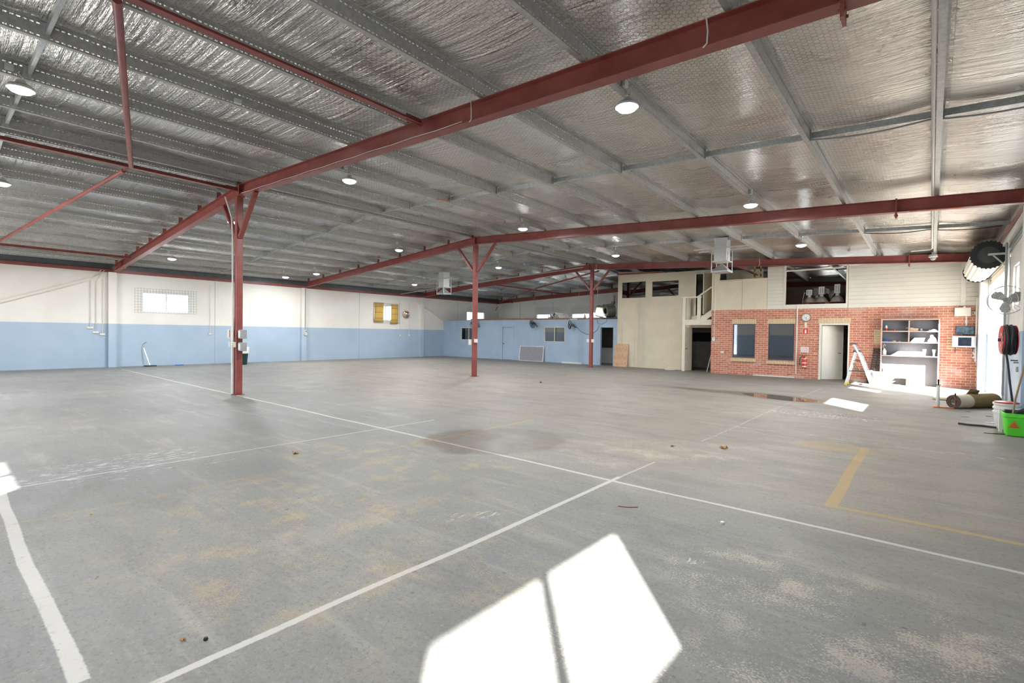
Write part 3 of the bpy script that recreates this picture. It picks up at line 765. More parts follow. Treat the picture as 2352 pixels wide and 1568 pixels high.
# purlins: continuous zed sections
def purlin(x, label):
    st_ = [YB - 0.05] + FY[1:4] + [YF]
    f = 0.065; lip = 0.015
    path = [(f, PD - lip), (f, PD), (0, PD), (0, 0), (-f, 0), (-f, lip)]
    o = MB(); vs = []; uv = []; fs = []
    n_ = len(path)
    for y in st_:
        for a_, b_ in path:
            vs.append((x + a_, y, zp(x, y) + b_)); 
    # duplicated rows so that each strip has its own uv
    for i in range(len(st_) - 1):
        for k_ in range(n_ - 1):
            p0, p1 = path[k_], path[k_ + 1]; y0, y1 = st_[i], st_[i + 1]
            V = [(x + p0[0], y0, zp(x, y0) + p0[1]), (x + p1[0], y0, zp(x, y0) + p1[1]), (x + p1[0], y1, zp(x, y1) + p1[1]), (x + p0[0], y1, zp(x, y1) + p0[1])]
            if k_ == 2: U = [(y0, PD), (y0, 0.0), (y1, 0.0), (y1, PD)]
            else: U = [(y0, 0.1), (y0, 0.1), (y1, 0.1), (y1, 0.1)]
            o.add(V, [(0, 1, 2, 3)], U)
    me = o.build('roof_purlin', 'purlin')
    tag(me, label, 'purlin', 'galvanised roof purlins')
    s_ = me.modifiers.new('thick', 'SOLIDIFY'); s_.thickness = 0.0025; s_.offset = 0
    return me
ordn = ['first', 'second', 'third', 'fourth', 'fifth', 'sixth', 'seventh', 'eighth']
for i, x in enumerate(PUR_R): purlin(x, 'slotted galvanised purlin on the roller-door slope, %s counting in from the door wall' % ordn[i])
purlin(PUR_M[0], 'galvanised ridge purlin on the roller-door side of the ridge')
purlin(PUR_M[1], 'galvanised ridge purlin on the left-wall side of the ridge')
for i, x in enumerate(PUR_L): purlin(x, 'slotted galvanised purlin on the left-wall slope, %s counting down from the ridge' % ordn[i])
# bridging between purlins at mid bay
bl = {0: 'nearest bay above the camera', 1: 'bay between the nearest and middle red rafters', 2: 'bay between the middle and third red rafters', 3: 'farthest bay over the offices'}
for j, yb in enumerate((0.9, 8.85, 16.9, 24.9)):
    for side, arr in (('roller-door', PUR_R[::-1]), ('left-wall', PUR_L)):
        lab = 'grey bridging struts crossing the purlins, %s slope, %s' % (side, bl[j])
        full = ([PUR_M[0]] + arr) if side == 'roller-door' else ([PUR_M[1]] + arr)
        if side == 'roller-door': full = full + [XR]
        t_ = thing('roof_bridging', lab, 'bridging strut', (full[0], yb, zp(full[0], yb)), 'roof bridging rows')
        for a_, b_ in zip(full, full[1:]):
            a2, b2 = (a_ + 0.012, b_ - 0.012) if b_ > a_ else (a_ - 0.012, b_ + 0.012)
            q = MB(); za, zb = zp(a2, yb) + 0.105, zp(b2, yb) + 0.105
            q.bar((a2, yb, za), (b2, yb, zb), 0.004, 0.09); q.bar((a2, yb + 0.02, za - 0.045), (b2, yb + 0.02, zb - 0.045), 0.04, 0.004)
            for e_, ze in ((a2, za), (b2, zb)): q.box(e_ - 0.01, e_ + 0.01, yb - 0.045, yb + 0.045, ze - 0.095, ze + 0.08)
            q.build('strut', 'galvanised', t_)

# posts
PY = FY[1:4]
PLAB = ['nearest dark red steel post, with outlet boxes and a white conduit', 'middle dark red steel post, with small white boxes at hand height', 'dark red steel post standing before the doorway of the blue office']
PX = [-13.05, -12.87, -12.72]
for i, y in enumerate(PY):
    x = PX[i]; top = zr(RIDGE, y)
    r = thing('steel_post', PLAB[i], 'post', (x, y, 0), 'red posts under the ridge')
    MB().box(x - 0.075, x + 0.075, y - 0.075, y + 0.075, 0.012, top - 0.012).build('shaft', 'red', r, bevel=0.012)
    MB().box(x - 0.12, x + 0.12, y - 0.11, y + 0.11, 0, 0.012).build('base_plate', 'red', r)
    q = MB().box(x - 0.13, x + 0.13, y - 0.09, y + 0.09, top - 0.012, top)
    for sx in (-1, 1): q.lathe([(0.018, 0), (0.018, 0.03)], (x + sx * 0.1, y - 0.05, top - 0.04), (0, 0, 1), 6)
    q.build('cap_plate', 'red', r)
    for sx in (-1, 1):
        zb = top - 1.0; xe = x + sx * (0.98 if sx > 0 else 0.92); ze = zr(xe, y) - 0.005
        MB().bar((x + sx * 0.09, y, zb), (xe, y, ze), 0.10, 0.075).build('knee_brace', 'red', r)
# conduit and electrical boxes on the posts
def boxobj(name, lab, cat, dims, mat, group=None, bevel=0.006):
    o = B(*dims).build(name, mat, bevel=bevel); return tag(o, lab, cat, group)
x, y = PX[0], PY[0]
o = MB().tube([(x - 0.30, y - 0.20, zr(x, y) + 0.02), (x - 0.13, y - 0.115, 4.35), (x - 0.10, y - 0.10, 3.9), (x - 0.06, y - 0.11, 1.9)], 0.02, 8)
o.tube([(x - 0.06, y - 0.11, 1.9), (x - 0.06, y - 0.11, 0.02)], 0.03, 8)
tag(o.build('conduit', 'white_plastic', smooth=True), 'white conduit running down the nearest red post', 'conduit')
def outlet_box(name, lab, loc, dims, mat, covermat, group=None, extra=None):
    X, Y, Z_ = loc; a_, b_, c_ = dims
    r = thing(name, lab, 'electrical box', (X, Y, Z_), group)
    MB().box(X - a_ / 2, X + a_ / 2, Y - b_ / 2, Y + b_ / 2, Z_, Z_ + c_).build('housing', mat, r, bevel=0.008)
    MB().box(X - a_ * 0.36, X + a_ * 0.36, Y - b_ / 2 - 0.012, Y - b_ / 2, Z_ + c_ * 0.12, Z_ + c_ * 0.88).build('cover', covermat, r, bevel=0.004)
    return r
b1 = outlet_box('outlet_box', 'white outlet box with a red label on the nearest post, above the twin socket', (x - 0.17, y - 0.10, 1.38), (0.17, 0.12, 0.22), 'white_plastic', 'white_plastic')
B(x - 0.125, x - 0.09, y - 0.166, y - 0.160, 1.41, 1.59).build('red_label', 'red_enamel', b1)
outlet_box('outlet_box', 'cream socket on the left flank of the nearest post', (x - 0.15, y - 0.09, 1.17), (0.10, 0.12, 0.13), 'white_plastic', 'white_plastic')
b2 = outlet_box('power_socket', 'cream four-hole socket on the face of the nearest post', (x + 0.02, y - 0.10, 1.17), (0.12, 0.05, 0.13), 'cream_trim', 'cream_trim')
for sx in (-0.025, 0.025):
    for sz in (0.04, 0.09): MB().lathe([(0.008, 0), (0.008, 0.004)], (x + 0.02 + sx, y - 0.141, 1.17 + sz), (0, -1, 0), 8).build('socket_hole', 'black', b2)
outlet_box('meter_box', 'upper grey box behind the nearest post', (x + 0.18, y + 0.03, 1.38), (0.17, 0.14, 0.22), 'grey_plastic', 'white_plastic')
outlet_box('meter_box', 'lower grey box behind the nearest post', (x + 0.18, y + 0.03, 1.08), (0.17, 0.14, 0.21), 'grey_plastic', 'white_plastic')
x, y = PX[1], PY[1]
outlet_box('outlet_box', 'tall white switch box on the left flank of the middle post', (x - 0.15, y - 0.06, 1.15), (0.13, 0.1, 0.21), 'white_plastic', 'white_plastic')
outlet_box('outlet_box', 'small white box on the right flank of the middle post', (x + 0.12, y - 0.06, 1.25), (0.10, 0.1, 0.13), 'white_plastic', 'white_plastic')
x, y = PX[2], PY[2]
outlet_box('outlet_box', 'white box on the left flank of the office-side post', (x - 0.13, y - 0.05, 1.22), (0.13, 0.1, 0.16), 'white_plastic', 'white_plastic')
outlet_box('outlet_box', 'white box on the right flank of the office-side post', (x + 0.13, y - 0.05, 1.22), (0.13, 0.1, 0.16), 'white_plastic', 'white_plastic')

# red longitudinal struts and round tube braces
def strut(p_, q_, lab, w_=0.09, h_=0.09):
    r = thing('roof_strut', lab, 'strut', p_, 'red roof struts')
    v = Vector(q_) - Vector(p_); v.normalize()
    o_ = MB()
    side = v.cross(Vector((0, 0, 1))).normalized(); up = side.cross(v).normalized()
    prof = [(-w_ / 2, -h_ / 2), (w_ / 2, -h_ / 2), (w_ / 2, -h_ / 2 + .008), (-w_ / 2 + .008, -h_ / 2 + .008), (-w_ / 2 + .008, h_ / 2), (-w_ / 2, h_ / 2)]
    o_.sweep(prof, [(p_, side, up), (q_, side, up)]); o_.build('angle_section', 'red', r)
    q = MB()
    for e_, s_ in ((Vector(q_), -1),):
        c_ = e_ + v * s_ * 0.14
        q.ob(c_, v * 0.14, side * 0.006, up * 0.05)
        q.ob(c_ + side * 0.01 + v * 0.05, v * 0.012, side * 0.014, up * 0.012); q.ob(c_ + side * 0.01 - v * 0.05, v * 0.012, side * 0.014, up * 0.012)
    q.build('end_plate', 'red', r)
    return r
ys, ye = YB + 0.05, FY[1] - 0.1
strut((-5.98, ys, 4.86), (-5.98, ye, 4.78), 'red angle strut running to the nearest rafter, roller-door side of the ridge', 0.10, 0.08)
strut((RIDGE, ys, 5.02), (RIDGE, ye, 4.98), 'red angle strut along the ridge, meeting the nearest post')
strut((-22.6, ys, 4.22), (-22.6, ye, 4.20), 'red angle strut running to the nearest rafter, close to the left wall')
strut((-5.98, 21.1, 4.45), (-5.98, YF - 0.3, 4.3), 'red angle strut over the storage opening above the brick office')
strut((-19.3, 21.1, 4.42), (-19.3, YF - 0.3, 4.35), 'red angle strut over the blue office, halfway down the left-wall slope')
def tubebrace(p_, q_, lab, r0=0.042):
    r = thing('tube_brace', lab, 'brace', p_, 'round tube braces')
    P_, Q_ = Vector(p_), Vector(q_); d_ = (Q_ - P_).normalized()
    MB().tube([P_ + d_ * 0.16, Q_ - d_ * 0.16], r0, 14).build('tube', 'red', r, True)
    for e_, s_ in ((P_, 1), (Q_, -1)):
        sd_ = d_.cross(Vector((0, 0, 1))).normalized(); u_ = sd_.cross(d_)
        MB().ob(e_ + d_ * s_ * 0.09, d_ * 0.09, sd_ * 0.035, u_ * 0.005).build('flattened_end', 'red', r)
    return r
tubebrace((-12.80, 2.75, 4.93), (-6.05, 1.18, 4.84), 'long round red tube brace dropping from the top of the view to the ridge strut')
tubebrace((-12.92, 2.70, 4.93), (-22.5, 1.45, 4.27), 'round red tube brace from the ridge strut down towards the left wall')
tubebrace((RIDGE, 22.0, 4.85), (-19.25, 24.8, 4.44), 'red tube brace between ridge and middle strut, over the blue office')
tubebrace((-19.35, 24.8, 4.42), (-25.2, 28.2, 3.95), 'thin red tube brace ending at the far left corner of the roof', 0.03)
# eave beams on the side walls
tag(B(XL + 0.0, XL + 0.09, YB, YF - 0.2, 3.87, 3.98).build('eave_beam', 'red'), 'red steel eave beam along the top of the left wall', 'eave beam')
tag(B(XR - 0.10, XR, YB, 12.7, 4.30, 4.40).build('eave_beam', 'red'), 'red steel eave beam above the door wall, nearer half', 'eave beam')
tag(B(XR - 0.10, XR, 13.25, 21.0, 4.12, 4.24).build('eave_beam', 'red'), 'red steel eave beam above the roller door', 'eave beam')

# ================================================================ high-bay lamps
def make_lamp():
    r = thing('high_bay_lamp', 'x', 'ceiling lamp', (0, 0, 0), 'high bay lamps')
    MB().lathe([(0.03, 0.13), (0.05, 0.125), (0.07, 0.07), (0.13, 0.05), (0.15, 0.025), (0.15, 0.0), (0.14, -0.003)], n=28).build('housing', 'white_plastic', r, True)
    MB().lathe([(0.01, -0.055), (0.06, -0.050), (0.11, -0.032), (0.138, 0.0)], n=28).build('lens', 'lamp_on', r, True)
    MB().tube([(0, 0, 0.12), (0, 0, 0.135), (0.016, 0, 0.15), (0, 0, 0.165), (-0.012, 0, 0.15)], 0.005, 6).build('hook', 'galv_light', r, True)
    pts = [(0.02, 0.0, 0.12)] + [(0.03 + 0.05 * math.sin(a_ * 0.9), 0.03 * math.cos(a_ * 1.3), 0.14 + a_ * 0.010) for a_ in range(9)]
    MB().tube(pts, 0.005, 6).build('cable', 'white_plastic', r, True)
    MB().box(0.006, 0.055, -0.16, -0.07, 0.21, 0.30).build('junction_box', 'white_plastic', r, bevel=0.008)
    return r
def copy_tree(o, parent=None):
    c_ = o.copy(); COL.objects.link(c_)
    if parent: c_.parent = parent
    for ch in list(o.children): copy_tree(ch, c_)
    return c_
rows = {0.85: 'in the bay over the camera', 5.62: 'just past the nearest rafter', 11.62: 'short of the middle rafter', 17.75: 'between the middle and third rafters'}
lab = {(-3.1, 5.91): 'big glaring high bay lamp, the largest hanging just past the nearest rafter',
       (-3.1, 11.71): 'bright high bay lamp hanging right of centre just before the middle rafter',
       (-3.1, 17.25): 'high bay lamp hanging in front of the storage opening above the brick office',
       (-9.67, 5.9): 'bright high bay lamp just past the nearest rafter, left of the slope centre',
       (-9.67, 11.85): 'high bay lamp glaring over the middle rafter near the middle post',
       (-9.67, 17.72): 'high bay lamp beside an orange lead, above the office-side post',
       (-15.78, 17.55): 'high bay lamp seen just right of the middle post, under the far roof bay',
       (-15.78, 11.78): 'high bay lamp hanging by the middle rafter, halfway between nearest and middle posts',
       (-22.15, 11.83): 'high bay lamp over the left end of the middle rafter',
       (-23.75, 11.12): 'small high bay lamp closest to the left wall top by the middle rafter',
       (-22.15, 6.02): 'high bay lamp over the left-wall window, just past the nearest rafter',
       (-15.78, 5.82): 'high bay lamp glinting behind the knee brace of the nearest post',
       (-9.67, 0.84): 'large glaring high bay lamp in the upper left corner of the view',
       (-15.78, 1.07): 'high bay lamp cut by the left edge of the view',
       (-22.15, 17.62): 'high bay lamp left of the hanging duct near the far left wall'}
proto = None
ZLAMP = {}
for i, ((lx, ly), lb) in enumerate(lab.items()):
    if proto is None: proto = make_lamp(); o = proto
    else: o = copy_tree(proto)
    o['label'] = lb
    zb = ZLAMP.get((lx, ly), zp(lx, ly) - 0.165)
    o.location = (lx, ly, zb)
# lamps behind the camera and out of frame light the same way
allpos = [(x_, y_, ZLAMP.get((x_, y_), zp(x_, y_) - 0.165)) for (x_, y_) in lab]
allpos += [(-3.0, 0.0, 4.55), (-21.75, 0.9, 4.0)]
for i, (lx, ly, lz) in enumerate(allpos):
    L = bpy.data.lights.new('lamp_light', 'AREA'); L.shape = 'DISK'; L.size = 0.24; L.energy = LAMP_POWER; L.color = (0.97, 0.98, 1.0)
    if (lx, ly) == (-23.75, 11.12): L.energy = LAMP_POWER * 0.3
    lo = bpy.data.objects.new('lamp_light', L); COL.objects.link(lo); lo.location = (lx, ly, lz - 0.065)

# ================================================================ hanging air-cooler outlets
def make_duct():
    r = thing('duct_outlet', 'x', 'air duct outlet', (0, 0, 0), 'hanging duct outlets')
    MB().box(-0.20, 0.20, -0.20, 0.20, 0.32, 1.10).build('sheet_duct', 'galv_light', r, bevel=0.006)
    q = MB()
    for sx in (-1, 1):
        for sy in (-1, 1): q.box(sx * 0.25 - 0.012, sx * 0.25 + 0.012, sy * 0.25 - 0.012, sy * 0.25 + 0.012, 0.0, 0.80 if sx * sy > 0 else 0.62)
    for z_ in (0.0, 0.32):
        for sy in (-1, 1): q.box(-0.26, 0.26, sy * 0.25 - 0.012, sy * 0.25 + 0.012, z_, z_ + 0.03)
        for sx in (-1, 1): q.box(sx * 0.25 - 0.012, sx * 0.25 + 0.012, -0.26, 0.26, z_, z_ + 0.03)
    q.build('hanger_frame', 'galv_light', r)
    q = MB(); q.add([(-.27, -.27, 0.02), (.27, -.27, 0.02), (.27, .27, 0.02), (-.27, .27, 0.02), (0, 0, 0.30), (-.27, -.27, -0.02), (.27, -.27, -0.02), (.27, .27, -0.02), (-.27, .27, -0.02)],
          [(0, 1, 4), (1, 2, 4), (2, 3, 4), (3, 0, 4), (5, 8, 7, 6), (0, 5, 6, 1), (1, 6, 7, 2), (2, 7, 8, 3), (3, 8, 5, 0)])
    q.build('pyramid_deflector', 'galvanised', r)
    for sy in (-1, 1):
        MB().box(-0.85, 0.85, sy * 0.24 - 0.02, sy * 0.24 + 0.02, 0.74, 0.785).build('support_channel', 'galv_light', r)
    return r
d1 = make_duct(); d1['label'] = 'square galvanised duct outlet hanging before the cream stair wall'; d1.location = (-5.35, 17.0, 3.73)
d2 = copy_tree(d1); d2['label'] = 'square galvanised duct outlet hanging left of the middle post, near the left wall'; d2.location = (-19.0, 17.0, 3.56)

# ================================================================ left wall fittings
def wall_conduit(y, z0, z1, box, lab, bl, r_=0.013, y_top=None, x=XL + 0.03):
    o = MB().tube([(x, y, z0), (x, y, z1)] + ([(x + 0.02, y + 0.05, z1 + 0.12), (x + 0.10, y_top, 3.92)] if y_top is not None else []), r_, 8)
    for z_ in (z0 + 0.3, (z0 + z1) / 2, z1 - 0.2): o.box(XL, x + r_ + 0.004, y - r_ - 0.008, y + r_ + 0.008, z_, z_ + 0.02)
    tag(o.build('wall_conduit', 'conduit_cream', smooth=True), lab, 'conduit', 'left wall conduits')
    if box:
        a_, c_ = box
        g = thing('wall_socket', bl, 'socket', (XL, y, z0 - c_), 'left wall sockets')
        MB().box(XL, XL + 0.05, y - a_ / 2, y + a_ / 2, z0 - c_, z0).build('housing', 'cream_trim', g, bevel=0.006)
        MB().box(XL + 0.05, XL + 0.056, y - a_ * 0.4, y + a_ * 0.4, z0 - c_ * 0.85, z0 - c_ * 0.15).build('cover', 'white_plastic', g)
wall_conduit(4.17, 1.64, 3.45, (0.20, 0.08), 'cream conduit farthest left of the three beside the nearest wall pier', 'cream socket farthest left of the three beside the nearest wall pier', y_top=4.5)
wall_conduit(4.35, 1.46, 3.45, (0.20, 0.08), 'middle cream conduit of the three beside the nearest wall pier', 'cream socket in the middle of the three beside the nearest wall pier', y_top=4.6)
wall_conduit(4.56, 1.38, 3.58, (0.18, 0.08), 'cream conduit closest to the nearest wall pier', 'cream socket closest to the nearest wall pier, hanging lowest')
wall_conduit(8.46, 1.42, 3.66, (0.14, 0.07), 'cream conduit beside the wall joint, right of the caged window', 'small cream socket beside the wall joint, right of the caged window')
wall_conduit(13.10, 1.44, 3.66, (0.16, 0.07), 'thin cream conduit just right of the second wall pier', 'small cream socket right of the switch box by the second wall pier')
wall_conduit(19.22, 1.42, 3.60, (0.16, 0.08), 'thin conduit dropping between curtained window and round mirror', 'small cream socket under the round mirror')
wall_conduit(19.95, 1.46, 3.62, (0.10, 0.12), 'thin conduit dropping beside the third wall pier', 'white socket beside the third wall pier')
g = thing('switch_box', 'cream switch box with a dark knob beside the second wall pier', 'switch box', (XL + 0.0, 12.83, 1.36))
MB().box(XL + 0.20, XL + 0.30, 12.90, 13.00, 1.36, 1.64).build('housing', 'cream_trim', g, bevel=0.008)
MB().lathe([(0.028, 0), (0.028, 0.02)], (XL + 0.30, 12.95, 1.56), (1, 0, 0), 10).build('knob', 'black', g)
tag(MB().box(XL + 0.20, XL + 0.24, 12.93, 12.97, 1.64, 3.84).build('cable_duct', 'grey_plastic'), 'grey cable duct running down the second wall pier', 'cable duct')
def wbar(p_, q_, w_, lab):
    o = MB().bar(p_, q_, 0.05, w_, (0, 0, 1)); o.bar(Vector(p_) + Vector((0.04, 0, -w_ * 0.45)), Vector(q_) + Vector((0.04, 0, -w_ * 0.45)), 0.06, 0.012)
    o.bar(Vector(p_) + Vector((0.04, 0, w_ * 0.45)), Vector(q_) + Vector((0.04, 0, w_ * 0.45)), 0.06, 0.012)
    tag(o.build('wall_brace', 'cream_light'), lab, 'brace', 'cream wall braces')
wbar((XL + 0.04, -1.2, 1.32), (XL + 0.04, 4.68, 3.74), 0.12, 'cream steel brace slanting up the left wall to the nearest pier')
wbar((XL + 0.04, 20.5, 3.62), (XL + 0.04, 22.88, 2.40), 0.10, 'cream steel brace slanting down to the corner of the blue office')
def guard(ax, c_, a0, a1, z0, z1, lab, pitch=0.105):
    q = MB(); r_ = 0.0045
    n_ = int((a1 - a0) / pitch); m_ = int((z1 - z0) / pitch)
    def P_(a, z, k): return (c_ + 0.03 + k, a, z) if ax == 'x' else (a, c_ - 0.03 - k, z)
    for i in range(n_ + 1): a = a0 + (a1 - a0) * i / n_; q.tube([P_(a, z0, 0), P_(a, z1, 0)], r_, 5)
    for i in range(m_ + 1): z = z0 + (z1 - z0) * i / m_; q.tube([P_(a0, z, 0.006), P_(a1, z, 0.006)], r_, 5)
    return tag(q.build('window_guard', 'grey_plastic'), lab, 'window guard', 'wire window guards')
guard('x', XL, 5.62, 7.90, 2.27, 3.30, 'square wire mesh guard over the bright left-wall window nearest the camera')
guard('x', XL, 17.27, 19.19, 2.12, 3.34, 'square wire mesh guard behind the yellow curtains')
guard('x', XL, 25.10, 26.95, 2.60, 3.40, 'wire mesh guard over the small window seen beside the middle post')
guard('y', YF, -22.0, -19.9, 2.55, 3.46, 'wire mesh guard over the far window behind the tube bundle')
guard('y', YF, -18.95, -16.1, 2.55, 3.46, 'wire mesh guard over the far window behind the office-side post')
def curtain(y0, y1, z0, z1, lab):
    g = thing('curtain', lab, 'curtain', (XL + 0.06, y0, z0), 'yellow curtains')
    q = MB(); n_ = 24; rows_ = 10; vs = []; fs = []
    for j in range(rows_ + 1):
        z = lerp(z1, z0, j / rows_)
        for i in range(n_ + 1):
            t = i / n_; vs.append((XL + 0.085 + 0.014 * math.sin(t * 14 + j * 0.3), lerp(y0, y1, t), z))
    for j in range(rows_):
        for i in range(n_): a = j * (n_ + 1) + i; fs.append((a, a + 1, a + n_ + 2, a + n_ + 1))
    q.add(vs, fs); o = q.build('cloth', 'curtain_yellow', g, True)
    m_ = o.modifiers.new('thick', 'SOLIDIFY'); m_.thickness = 0.004
    for f_ in (0.2, 0.5, 0.8):
        z = lerp(z0, z1, f_); MB().box(XL + 0.102, XL + 0.108, y0 + 0.02, y1 - 0.02, z - 0.012, z + 0.012).build('seam_band', 'timber_brown', g)
k = NT('curtain_glow_cloth'); k.pos()
cc = k.mix(k.noise(14.0, 3.0), (0.60, 0.44, 0.16), (0.70, 0.54, 0.22))
tl = k.node('BsdfTranslucent'); k.t.links.new(cc, tl.inputs[0]); df = k.node('BsdfDiffuse'); k.t.links.new(cc, df.inputs[0])
mxs = k.node('MixShader'); mxs.inputs[0].default_value = 0.5; k.t.links.new(df.outputs[0], mxs.inputs[1]); k.t.links.new(tl.outputs[0], mxs.inputs[2])
MAT['curtain_yellow'] = k.done(mxs.outputs[0])
curtain(17.30, 17.95, 2.18, 3.36, 'yellow curtain, the one farther from the round mirror')
curtain(18.50, 19.02, 2.10, 3.30, 'yellow curtain, the one beside the round mirror')
g = thing('convex_mirror', 'round convex safety mirror on the left wall beside the yellow curtains', 'mirror', (XL, 19.62, 2.5))
MB().tube([(XL, 19.62, 2.72), (XL + 0.12, 19.62, 2.72)], 0.015, 8).build('arm', 'grey_plastic', g)
ax_ = Vector((0.9, -0.30, -0.15)).normalized(); cc_ = Vector((XL + 0.14, 19.62, 2.72))
MB().lathe([(0.215, -0.03), (0.228, 0.0), (0.218, 0.010), (0.20, 0.008)], cc_, ax_, 32, False).build('rim', 'orange', g, True)
k = NT('mirror_face'); MAT['mirror'] = k.done(k.P((0.8, 0.82, 0.84), 0.03, 1.0))
MB().lathe([(0.212, 0.0), (0.16, 0.028), (0.10, 0.043), (0.05, 0.050), (0.005, 0.052)], cc_, ax_, 32).build('mirror_face', 'mirror', g, True)
# vacuum wand / broom leaning at the left wall
g = thing('floor_broom', 'silver-handled broom with a dark head leaning against the left wall', 'broom', (-25.15, 6.03, 0))
MB().tube([(-25.15, 6.05, 0.05), (-25.38, 5.88, 0.78)], 0.028, 10).build('handle', 'alu', g, True)
MB().tube([(-25.38, 5.88, 0.78), (-25.42, 5.86, 0.90), (-25.36, 5.92, 0.99), (-25.30, 5.98, 1.02)], 0.018, 8).build('grip', 'grey_plastic', g, True)
MB().box(-25.26, -25.06, 5.86, 6.28, 0, 0.045).build('head', 'black', g, bevel=0.01)
tag(MB().box(-25.3, -25.1, 7.0, 7.28, 0, 0.03).build('dust_pan', 'blue_plastic', bevel=0.008), 'small blue scrap lying by the left wall, right of the broom', 'scrap')
g = thing('rubbish_bin', 'dark green bin with a white liner, half hidden by the nearest post', 'bin', (-24.15, 9.35, 0))
MB().lathe([(0.17, 0), (0.18, 0.01), (0.24, 0.62), (0.25, 0.64)], (-24.15, 9.35, 0), n=24).build('body', 'dark_green', g, True)
MB().lathe([(0.262, 0.52), (0.27, 0.63), (0.275, 0.78), (0.24, 0.83), (0.10, 0.80), (0.02, 0.77)], (-24.15, 9.35, 0), n=24, caps=False).build('liner_bag', 'white_cloth', g, True)

# ================================================================ office front
def wall_fan(c_, axis, lab, R_=0.24, mat='black', wall=None, group='wall fans', blades=3, bl_mat='dark_steel', nring=7):
    c_ = Vector(c_); x_, y_, z_ = frame(axis)
    g = thing('wall_fan', lab, 'fan', c_, group)
    q = MB()
    def ring(rad, off, rr=0.004, n=28): q.tube([c_ + x_ * rad * math.cos(2 * math.pi * i / n) + y_ * rad * math.sin(2 * math.pi * i / n) + z_ * off for i in range(n + 1)], rr, 5)
    ring(R_, 0.03, 0.007); ring(R_, -0.03, 0.006); ring(R_ * 0.66, 0.07); ring(R_ * 0.33, 0.085)
    for i in range(28):
        a = 2 * math.pi * i / 28; u = x_ * math.cos(a) + y_ * math.sin(a)
        q.tube([c_ + u * R_ + z_ * -0.03, c_ + u * R_ + z_ * 0.03, c_ + u * R_ * 0.66 + z_ * 0.07, c_ + u * R_ * 0.15 + z_ * 0.09], 0.0028, 4)
        q.tube([c_ + u * R_ + z_ * -0.03, c_ + u * R_ * 0.6 + z_ * -0.08, c_ + u * 0.05 + z_ * -0.09], 0.0028, 4)
    q.build('cage', mat, g)
    for i in range(blades):
        a = 2 * math.pi * i / blades + 0.5; u = x_ * math.cos(a) + y_ * math.sin(a); v = z_.cross(u)
        P = [(0.04, -0.035), (0.09, -0.075), (0.16, -0.10), (R_ * 0.88, -0.06), (R_ * 0.90, 0.03), (R_ * 0.7, 0.075), (0.10, 0.05), (0.04, 0.03)]
        q = MB(); q.add([c_ + u * p0 + v * p1 + z_ * (-0.022 + p1 * 0.35) for p0, p1 in P] + [c_ + u * p0 + v * p1 + z_ * (-0.018 + p1 * 0.35) for p0, p1 in P],
                        [tuple(reversed(range(8))), tuple(range(8, 16))] + [(k_, (k_ + 1) % 8, 8 + (k_ + 1) % 8, 8 + k_) for k_ in range(8)])
        q.build('blade', bl_mat, g)
    MB().lathe([(0.045, -0.02), (0.05, 0.0), (0.045, 0.02), (0.02, 0.03)], c_, axis, 16).build('hub', 'grey_plastic' if mat != 'black' else 'black', g, True)
    MB().lathe([(0.05, -0.22), (0.065, -0.20), (0.065, -0.10), (0.04, -0.085)], c_, axis, 16).build('motor', bl_mat, g, True)
    if wall is not None:
        MB().tube([c_ - z_ * 0.18, (Vector(wall) + c_ - z_ * 0.18) / 2 + Vector((0, 0, -0.05)), wall], 0.018, 8).build('bracket', mat if mat == 'black' else 'steel_pipe', g, True)
    return g
wall_fan((-17.62, OY - 0.34, 2.17), (-0.35, -0.9, -0.25), 'black wall fan on the blue office between door and sliding window', wall=(-17.45, OY - 0.02, 2.02))
wall_fan((-15.02, OY - 0.34, 2.12), (-0.95, -0.45, 0.05), 'black wall fan turned side-on, right of the sliding window', wall=(-14.8, OY - 0.02, 2.0))
wall_fan((-22.35, OY - 0.34, 2.15), (0.45, -0.9, -0.2), 'black wall fan half hidden behind the middle post', wall=(-22.1, OY - 0.02, 2.0))
tag(MB().tube([(-14.75, OY - 0.02, 1.98), (-14.5, OY - 0.02, 1.75), (-14.15, OY - 0.02, 1.62), (-13.8, OY - 0.02, 1.64), (-13.5, OY - 0.02, 1.85), (-13.38, OY - 0.02, 2.1)], 0.008, 6).build('fan_cable', 'black_rubber', smooth=True), 'dark cable drooping across the blue office from the side-on fan', 'cable')
tag(MB().tube([(-12.9, OY - 0.04, 2.5), (-12.95, OY - 0.04, 2.3), (-13.2, OY - 0.04, 2.15), (-13.45, OY - 0.04, 2.18), (-13.5, OY - 0.04, 2.4)], 0.007, 6).build('loose_cable', 'black_rubber', smooth=True), 'dark cable loop hanging over the roof edge above the open office doorway', 'cable')
g = thing('pin_board', 'grey pin board in an aluminium frame leaning on the blue office', 'notice board', (-17.84, OY - 0.15, 0))
def lean(x0, x1, z1, yb, yt, th):
    return [(x0, yb, 0), (x1, yb, 0), (x1, yb + th, 0), (x0, yb + th, 0), (x0, yt, z1), (x1, yt, z1), (x1, yt + th, z1), (x0, yt + th, z1)]
MB().hexa(lean(-18.70, -16.98, 0.86, OY - 0.13, OY - 0.05, 0.02)).build('board', 'grey_board', g)
q = MB(); yb, yt = OY - 0.142, OY - 0.062
for x0, x1 in ((-18.74, -18.69), (-16.99, -16.94)): q.hexa(lean(x0, x1, 0.87, yb, yt, 0.035))
q.box(-18.70, -16.98, yb, yb + 0.035, 0, 0.04); q.box(-18.70, -16.98, yt - 0.008, yt + 0.03, 0.84, 0.885)
q.build('frame', 'alu', g)
g = thing('light_batten', 'white twin-tube light batten lying on the floor against the blue office', 'light fitting', (-15.0, OY - 0.2, 0))
MB().box(-15.62, -14.32, OY - 0.22, OY - 0.10, 0.0, 0.06).build('body', 'white_plastic', g, bevel=0.01)
